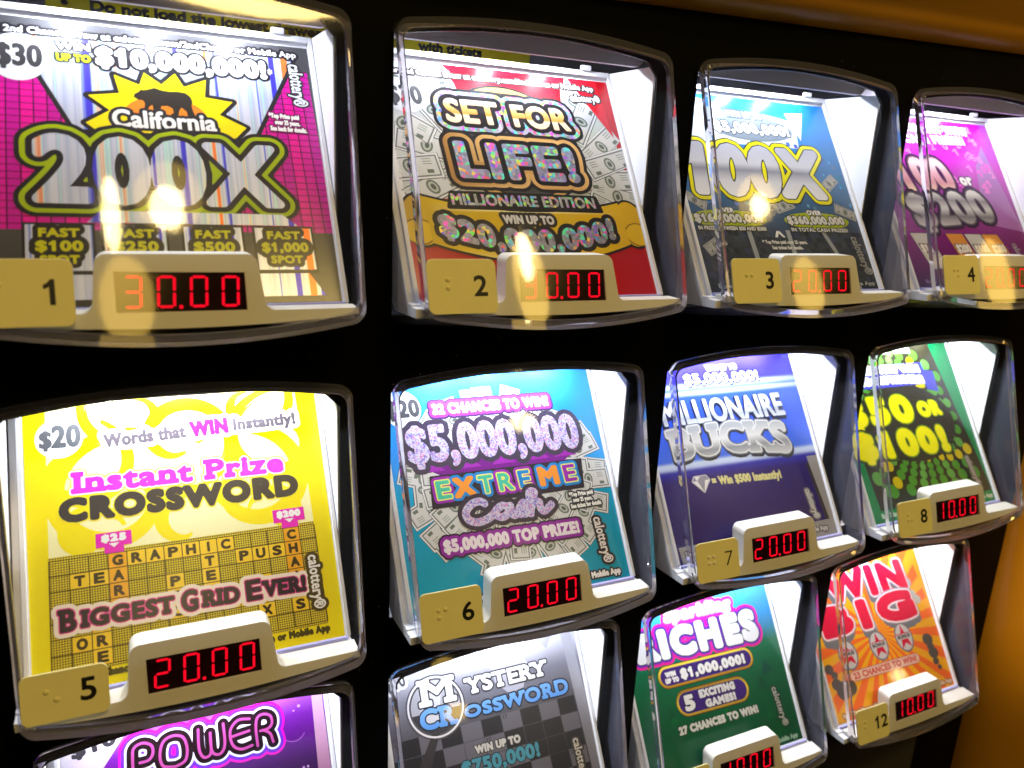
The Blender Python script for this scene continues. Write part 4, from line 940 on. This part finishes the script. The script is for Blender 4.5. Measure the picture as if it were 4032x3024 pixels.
# amber casing: a rounded post on the right and a rounded hood above
prof = [(3.93, .03), (3.93, -.02), (3.96, -.10), (4.02, -.17), (4.12, -.23), (4.30, -.28), (4.62, -.30), (4.78, -.33), (4.86, -.42), (4.95, -.50), (5.15, -.54), (6.2, -.56), (6.2, .03)]
def prism_z(name, pr, z0, z1, mat, parent, bevel=0):
    n = len(pr); v = [(*p, z0) for p in pr]+[(*p, z1) for p in pr]
    f = [tuple(range(n)), tuple(range(2*n-1, n-1, -1))]+[(i, (i+1) % n, (i+1) % n+n, i+n) for i in range(n)]
    o = link(name, fix(mesh_from(name, v, f), bevel, 3, 8), parent, [mat])
    for p in o.data.polygons: p.use_smooth = True
    return o
sf = prism_z('side_post', prof, -5, 2.6, M['amber'], mach)
sf.modifiers.new('s', 'EDGE_SPLIT').split_angle = math.radians(45)
hood = [(.03, .43), (-.01, .43), (-.055, .436), (-.09, .455), (-.11, .485), (-.115, .52), (-.15, .56), (-.21, .60), (-.26, .67), (-.28, .78), (-.29, 2.0), (.03, 2.0)]
n = len(hood); v = [(x, y, z+.0258*x) for x in (-2.2, 3.95) for y, z in hood]
hd = link('hood', fix(mesh_from('hood', v, [tuple(range(n)), tuple(range(2*n-1, n-1, -1))]+[(i, (i+1) % n, (i+1) % n+n, i+n) for i in range(n)])), mach, [M['amber']])
for p in hd.data.polygons: p.use_smooth = len(p.vertices) == 4
hd.modifiers.new('s', 'EDGE_SPLIT').split_angle = math.radians(60)

# instruction label on the dark bar behind the top row
box('rear_bar', -1.4, 3.9, .405, .43, .27, .50, M['dark'], mach)
la = Art()
lb = bpy.data.meshes.new('x')
def place(o, loc, rx): o.location = Vector(loc)*S; o.rotation_euler = (rx, 0, 0)
la.rect(-.10, 1.32, 0, .10, 0, sr(196, 186, 20))
for tx_, xa, xb in (('\u2022', -.062, -.050), ('Do not load the lowest drawer', .005, .618), ('(  )', .80, .872), ('with tickets', .925, 1.140)):
    la.text(tx_, (xa, .0335), (xb, .0335), .0245, [(.0024, 1, sr(14, 15, 18))], track=1)
lo = la.build('instruction_label', mach); lo['label'] = 'yellow instruction label with black lettering'
place(lo, (0, .400, .292), math.pi/2)

# light bars and white compartment walls
LEDW = (.060, .100, .096)
def area(name, loc, size, watts, color, rot):
    l = bpy.data.lights.new(name, 'AREA'); l.shape = 'DISK'; l.size = size*S; l.energy = watts; l.color = color
    o = bpy.data.objects.new(name, l); COL.objects.link(o); o.location = Vector(loc)*S; o.rotation_euler = rot; return o
for k, (ox, oy, oz) in enumerate(ORG+[(-1, 0, z) for z in ROWZ]):
    r = k//4 if k < 12 else k-12
    ol = rrect(ox-.30, ox+.578, oz+.3065, oz+.375, .030, 5)
    b = link('light_bar', plate_mesh('light_bar', ol, [], lambda x, z: .10, .018, .004), mach, [M['grey']])
    for y_, z_ in ((.160, .334), (.268, .334)): box('added_led_shield', ox-.26, ox+.56, y_, y_+.005, oz+z_, oz+.40, M['white'], b)  # unseen plates added to keep LED light off the label and wall front
    for x0 in (-.2838, .5626): box('compartment_wall', ox+x0, ox+x0+.0042, .014, .39, oz-.46, oz+.302, M['white'], mach)
    if k < 12:
        for lx in (-.050, .145, .340):
            box('led_chip', ox+lx-.010, ox+lx+.010, .225, .245, oz+.3705, oz+.374, M['clip'], b)
            area('led_light', (ox+lx, .235, oz+.369), .018, LEDW[r], (.86, .92, 1), (math.radians(-8), 0, 0))

# ------------------------------------------------------------------ one ticket bin
XC = .1598; HW = .4412; FS = .3033
NC = 34
us = np.concatenate([1-.075*(1-np.cos(np.linspace(0, math.pi/2, 8)))])     # dense near the corner
us = np.concatenate([-us, np.linspace(-.925, .925, 20)[1:-1], us[::-1]])
us = np.unique(np.round(us, 6))
def drop(u, r=.033):
    d = (1-abs(u))*.43
    return 0 if d >= r else r-math.sqrt(max(0, r*r-(r-d)**2))
def topz(u): return .3345+.036*(1-u*u)-drop(u)
def botz(u): return -.418-.040*(1-u*u)+drop(u)
BOW = .004
def fy(u, z): return -.0217-FS*(.3347-z)-BOW*(1-u*u)
def fpt(u, z, back=0):
    y = fy(u, z); hw = HW-.084*(-y)
    return np.array([XC+u*hw, y+back, z])
def floop(ins, back):
    """closed loop just inside the front edge"""
    kx, kz = 1-ins*.5/.425, ins*.9
    top = [fpt(u*kx, topz(u)-kz*(1 if True else 0), back) for u in us]; bot = [fpt(u*kx, botz(u)+kz, back) for u in us]
    return top+bot[::-1]
def make_cover(parent):
    bm = bmesh.new(); B = lambda p: bm.verts.new(tuple(c*S for c in p))
    n = 2*len(us); m_ = len(us)
    L = [[B(p) for p in l] for l in (floop(0, 0), floop(.027, .001), floop(.027, .020), floop(.003, .032))]
    for a, b in ((0, 1), (1, 2), (2, 3), (3, 0)):
        for i in range(n):
            j = (i+1) % n; f = bm.faces.new((L[a][i], L[a][j], L[b][j], L[b][i])); f.material_index = 1; f.smooth = True
    bmesh.ops.recalc_face_normals(bm, faces=bm.faces)
    # front sheet
    kx = 1-.0265*.5/.425; G = []
    for u in us:
        z1, z0 = topz(u)-.0265*.9, botz(u)+.0265*.9
        G.append([B(fpt(u*kx, z0+(z1-z0)*t, .0015)) for t in np.linspace(0, 1, 13)])
    for i in range(m_-1):
        for j in range(12):
            f = bm.faces.new((G[i][j], G[i+1][j], G[i+1][j+1], G[i][j+1])); f.material_index = 0; f.smooth = True
    # side, top and bottom sheets back to the panel
    bk = [np.array([XC+u*HW, -.002, topz(u)+.001]) for u in us]+[np.array([XC+u*HW, -.002, -.474-.022*(1-u*u)+drop(u)]) for u in us][::-1]
    fr = floop(.0035, .0325)
    R = [[B(a*(1-t)+b*t) for a, b in zip(fr, bk)] for t in np.linspace(0, 1, 5)]
    for k in range(4):
        for i in range(n):
            j = (i+1) % n; f = bm.faces.new((R[k][i], R[k][j], R[k+1][j], R[k+1][i])); f.material_index = 2; f.smooth = True
    me = bpy.data.meshes.new('clear_cover'); bm.to_mesh(me); bm.free()
    o = link('clear_cover', me, parent, [M['sheet'], M['rim'], M['side']])
    o.modifiers.new('split', 'EDGE_SPLIT').split_angle = math.radians(38)
    return o
def make_tray(parent):
    # solid wedge whose sloping top carries the ticket
    q = -.016
    top = lambda z: (ty(z)-q*0+.0, z)
    prof = [(-.1687, -.3990), (-.1687, -.3935), (ty(-.3935), -.3935), (ty(.300), .2985), (ty(.300)+.02, .2985), (.03, -.40), (-.02, -.435), (-.205, -.425), (-.205, -.3990)]
    o = prism_x('ticket_tray', prof, -.2765, .5605, M['white'], parent, .003)
    q = .010
    for x0, x1 in ((-.2585, -.2455), (.5495, .5605)):                # raised rails beside the ticket
        pr = [(ty(-.392), -.392), (ty(-.392)-q, -.386), (ty(.300)-q, .304), (ty(.300), .298)]
        prism_x('tray_rail', pr, x0, x1, M['white'], o, .0015)
    prism_x('tray_rail', [(ty(.285), .2855), (ty(.285)-q, .288), (ty(.300)-q, .3035), (ty(.300)+.01, .2985)], -.2455, .5495, M['white'], o)
    box('tray_lip', -.2455, .5495, ty(-.390)-.020, ty(-.390)-.012, -.3932, -.3835, M['lip'], o)
    box('tray_clip', .450, .486, .268, .284, .303, .320, M['clip'], o, .004)
    return o
hy = lambda x, z: -.2031+.275*(z+.297)
def housing_outline():
    p = []
    arc = lambda cx, cz, r, a0, a1: [(cx+r*math.cos(math.radians(t)), cz+r*math.sin(math.radians(t))) for t in np.linspace(a0, a1, 7)]
    p += [(x, -.4215+.0195*((x-.16)/.4)**2) for x in np.linspace(-.250, .5635, 22)]
    p += [(.5635, -.3865)]
    p += arc(.362, -.3645, .022, 270, 180)
    p += arc(.3035, -.2835, .026, 15, 90)
    p += arc(.008, -.2835, .026, 90, 172)
    p += arc(-.048, -.3625, .022, 0, -90)
    p += [(-.250, -.3845)]
    return p
WIN = [(.0195, -.2965), (.2972, -.2990), (.2978, -.3858), (.0200, -.3850)]
def lerp_win(u, v):
    a = np.array(WIN[0])*(1-u)+np.array(WIN[1])*u; b = np.array(WIN[3])*(1-u)+np.array(WIN[2])*u
    return a*v+b*(1-v)
SEGS = {'0': 'abcdef', '1': 'bc', '2': 'abged', '3': 'abgcd', '.': ''}
def digit_polys(ch):
    t = .155; g = .04; H = 1; W_ = 1
    def hseg(y): return [(t*.55+g, y), (t*1.05+g, y+t*.5*.5), (1-t*1.05-g, y+t*.25), (1-t*.55-g, y), (1-t*1.05-g, y-t*.25), (t*1.05+g, y-t*.25)]
    def vseg(x, y0, y1): return [(x, y0+g*.5), (x+t*.5, y0+.05), (x+t*.5, y1-.05), (x, y1-g*.5), (x-t*.5, y1-.05), (x-t*.5, y0+.05)]
    D = {'a': hseg(1-.05), 'g': hseg(.5), 'd': hseg(.05), 'b': vseg(1-t*.5, .5, .97), 'c': vseg(1-t*.5, .03, .5), 'f': vseg(t*.5, .5, .97), 'e': vseg(t*.5, .03, .5)}
    return [D[s_] for s_ in SEGS[ch]]
def make_housing(parent, price):
    hole = [tuple(p) for p in (lerp_win(u, v) for u, v in ((0, 1), (0, .0), (1, 0), (1, 1)))]
    o = link('display_housing', plate_mesh('display_housing', housing_outline(), [hole], hy, .060, .0042), parent, [M['ivory']])
    pl = [tuple(lerp_win(u, v)) for u, v in ((-.01, 1.02), (1.01, 1.02), (1.01, -.02), (-.01, -.02))]
    d = link('price_display', plate_mesh('price_display', pl, [], lambda x, z: hy(x, z)+.007, .02), parent, [M['display']])
    x = 0
    for i, ch in enumerate(price):
        V, Fc = [], []
        if ch == '.':
            c = lerp_win(.482, .115); k = 10
            P = [[(c[0]+.0045*math.cos(2*math.pi*j/k), c[1]+.0045*math.sin(2*math.pi*j/k)) for j in range(k)]]; nm = 'decimal_point'
        else:
            u0 = .058+x*.250; x += 1; nm = 'digit'
            P = [[tuple(lerp_win(u0+.142*(px+.12*(py-.5)), .085+.83*py)) for px, py in s_] for s_ in digit_polys(ch)]
        for s_ in P:
            b = len(V); V += [(px, hy(px, pz)+.0064, pz) for px, pz in s_]; Fc.append(tuple(range(b, b+len(s_)))[::-1])
        link(nm, mesh_from(nm, V, Fc), d, [M['seg']])
    return o
BRAILLE = {'1': 'a', '2': 'ab', '3': 'ad', '4': 'ade', '5': 'ae', '6': 'abd', '7': 'abde', '8': 'abe', '9': 'bd', '0': 'bde'}
DOT = {'a': (0, 0), 'b': (0, -.021), 'c': (0, -.042), 'd': (.021, 0), 'e': (.021, -.021), 'f': (.021, -.042)}
def make_plate(parent, num, x0, x1, z0, z1):
    # a thin card stuck on the outside of the cover, lower left
    f = lambda x, z: -.0217-FS*(.3347-z)-.0062-.002*(x+.25)/.2
    o = link('number_plate', plate_mesh('number_plate', rrect(x0, x1, z0, z1, .018), [], lambda x, z: f(x, z), .0045, .0012), parent, [M['plate']])
    wd = x1-x0; hh = z1-z0; xn = x0+wd*.76; zb = z0+hh*.33; h = .051
    cs = glyphs(num); al = np.concatenate(cs); gx0, gx1 = al[:, 0].min(), al[:, 0].max(); k = h*.98
    kk_ = np.array((k*1.14, k)); F = Field(al.min(0)*kk_, al.max(0)*kk_, .0009, .006)
    for c in cs: F.contour(c*kk_)
    tmp = Art(); tmp.region(F.sd(), F.x, F.y, .0016 if num != '7' else -.0011, 0, (0, 0, 0))
    V = np.concatenate(tmp.V); xs_ = V[:, 0]-(gx0+gx1)/2*k*1.14+xn; zs = V[:, 1]+zb
    v = [(a, f(a, b)-.0006, b) for a, b in zip(xs_, zs)]; fc = []; b0 = 0
    for kk, n_ in tmp.P:
        for i in range(n_): fc.append(tuple(range(b0, b0+kk))); b0 += kk
    link('numeral', mesh_from('numeral', v, fc), o, [M['numeral']])
    for q, ch in enumerate(num):
        for dch in BRAILLE[ch]:
            dx, dz = DOT[dch]; px, pz = x0+wd*(.26+.03*(len(num) == 1))+dx-.045*(len(num)-1)*(1-q), z0+hh*.62+dz
            bm = bmesh.new(); bmesh.ops.create_uvsphere(bm, u_segments=12, v_segments=8, radius=.0072*S)
            for vv in bm.verts: vv.co = Vector((vv.co.x+px*S, vv.co.y*.55+f(px, pz)*S, vv.co.z+pz*S))
            for ff in bm.faces: ff.smooth = True
            me = bpy.data.meshes.new('braille_dot'); bm.to_mesh(me); bm.free()
            link('braille_dot', me, o, [M['braillewhite'] if num == '7' else M['plate']])
    return o

BINS = [
 ('30.00', '1', (-.252, -.0575, -.405, -.2665), ticket_200x, 'top left clear bin with number plate 1 and a display reading 30.00', 'silver and magenta scratch ticket printed California 200X behind plate 1'),
 ('30.00', '2', (-.2545, -.0585, -.4065, -.2675), ticket_life, 'clear bin with number plate 2 in the top row, display reading 30.00', 'red scratch ticket with bank notes printed SET FOR LIFE'),
 ('20.00', '3', (-.2400, -.0410, -.4035, -.266), ticket_100x, 'clear bin with number plate 3 in the top row beside the SET FOR LIFE bin', 'blue scratch ticket with grey 100X outlined in yellow'),
 ('20.00', '4', (-.2364, -.0385, -.395, -.2545), ticket_200, 'clear bin with number plate 4 at the right end of the top row', 'purple scratch ticket printed $100 or $200'),
 ('20.00', '5', (-.2545, -.0650, -.388, -.2735), ticket_yellow, 'clear bin with number plate 5 over a yellow crossword ticket', 'bright yellow scratch ticket printed Instant Prize Crossword'),
 ('20.00', '6', (-.2545, -.0585, -.401, -.2615), ticket_extreme, 'clear bin with number plate 6 in the middle row, blue money ticket inside', 'blue and teal scratch ticket printed $5,000,000 Extreme Cash over bank notes'),
 ('20.00', '7', (-.2470, -.0610, -.4035, -.271), ticket_bucks, 'clear bin with worn number plate 7 and white braille dots', 'deep blue scratch ticket with silver Millionaire Bucks lettering'),
 ('10.00', '8', (-.2320, -.0350, -.400, -.2645), ticket_spiral, 'clear bin with number plate 8 beside the amber side post', 'green scratch ticket with dotted spiral printed $50 OR $100'),
 ('10.00', '9', (-.2520, -.0575, -.400, -.2650), ticket_power, 'clear bin at the bottom left, cut off by the photo edge under the yellow ticket', 'purple scratch ticket with outlined POWER lettering'),
 ('10.00', '10', (-.2520, -.0575, -.400, -.2650), ticket_mystery, 'clear bin in the bottom row holding the grey Mystery Crossword ticket', 'grey scratch ticket with a magnifying glass printed Mystery Crossword'),
 ('10.00', '11', (-.2400, -.0460, -.400, -.2630), ticket_riches, 'clear bin in the bottom row holding the green Riches ticket', 'green scratch ticket with white Sparkling Riches lettering'),
 ('10.00', '12', (-.2430, -.0480, -.4085, -.267), ticket_winbig, 'clear bin with number plate 12 at the lower right', 'orange sunburst scratch ticket with red WIN BIG lettering'),
]
for k, (price, num, (x0, x1, z0, z1), art, lab, tl) in enumerate(BINS):
    t = thing('ticket_bin', lab, 'ticket bin', ORG[k], group='clear ticket bins of the machine')
    make_cover(t); make_tray(t); make_housing(t, price); make_plate(t, num, x0, x1, z0, z1)
    tk = art().build('lottery_ticket', reg=REG[k])
    ox, oy, oz = ORG[k]
    tk.location = Vector((ox, oy+ty(-.383), oz-.383))*S; tk.rotation_euler = (TA, 0, 0)
    tk['label'] = tl; tk['category'] = 'lottery ticket'; tk['group'] = 'scratch tickets on the sloping trays'
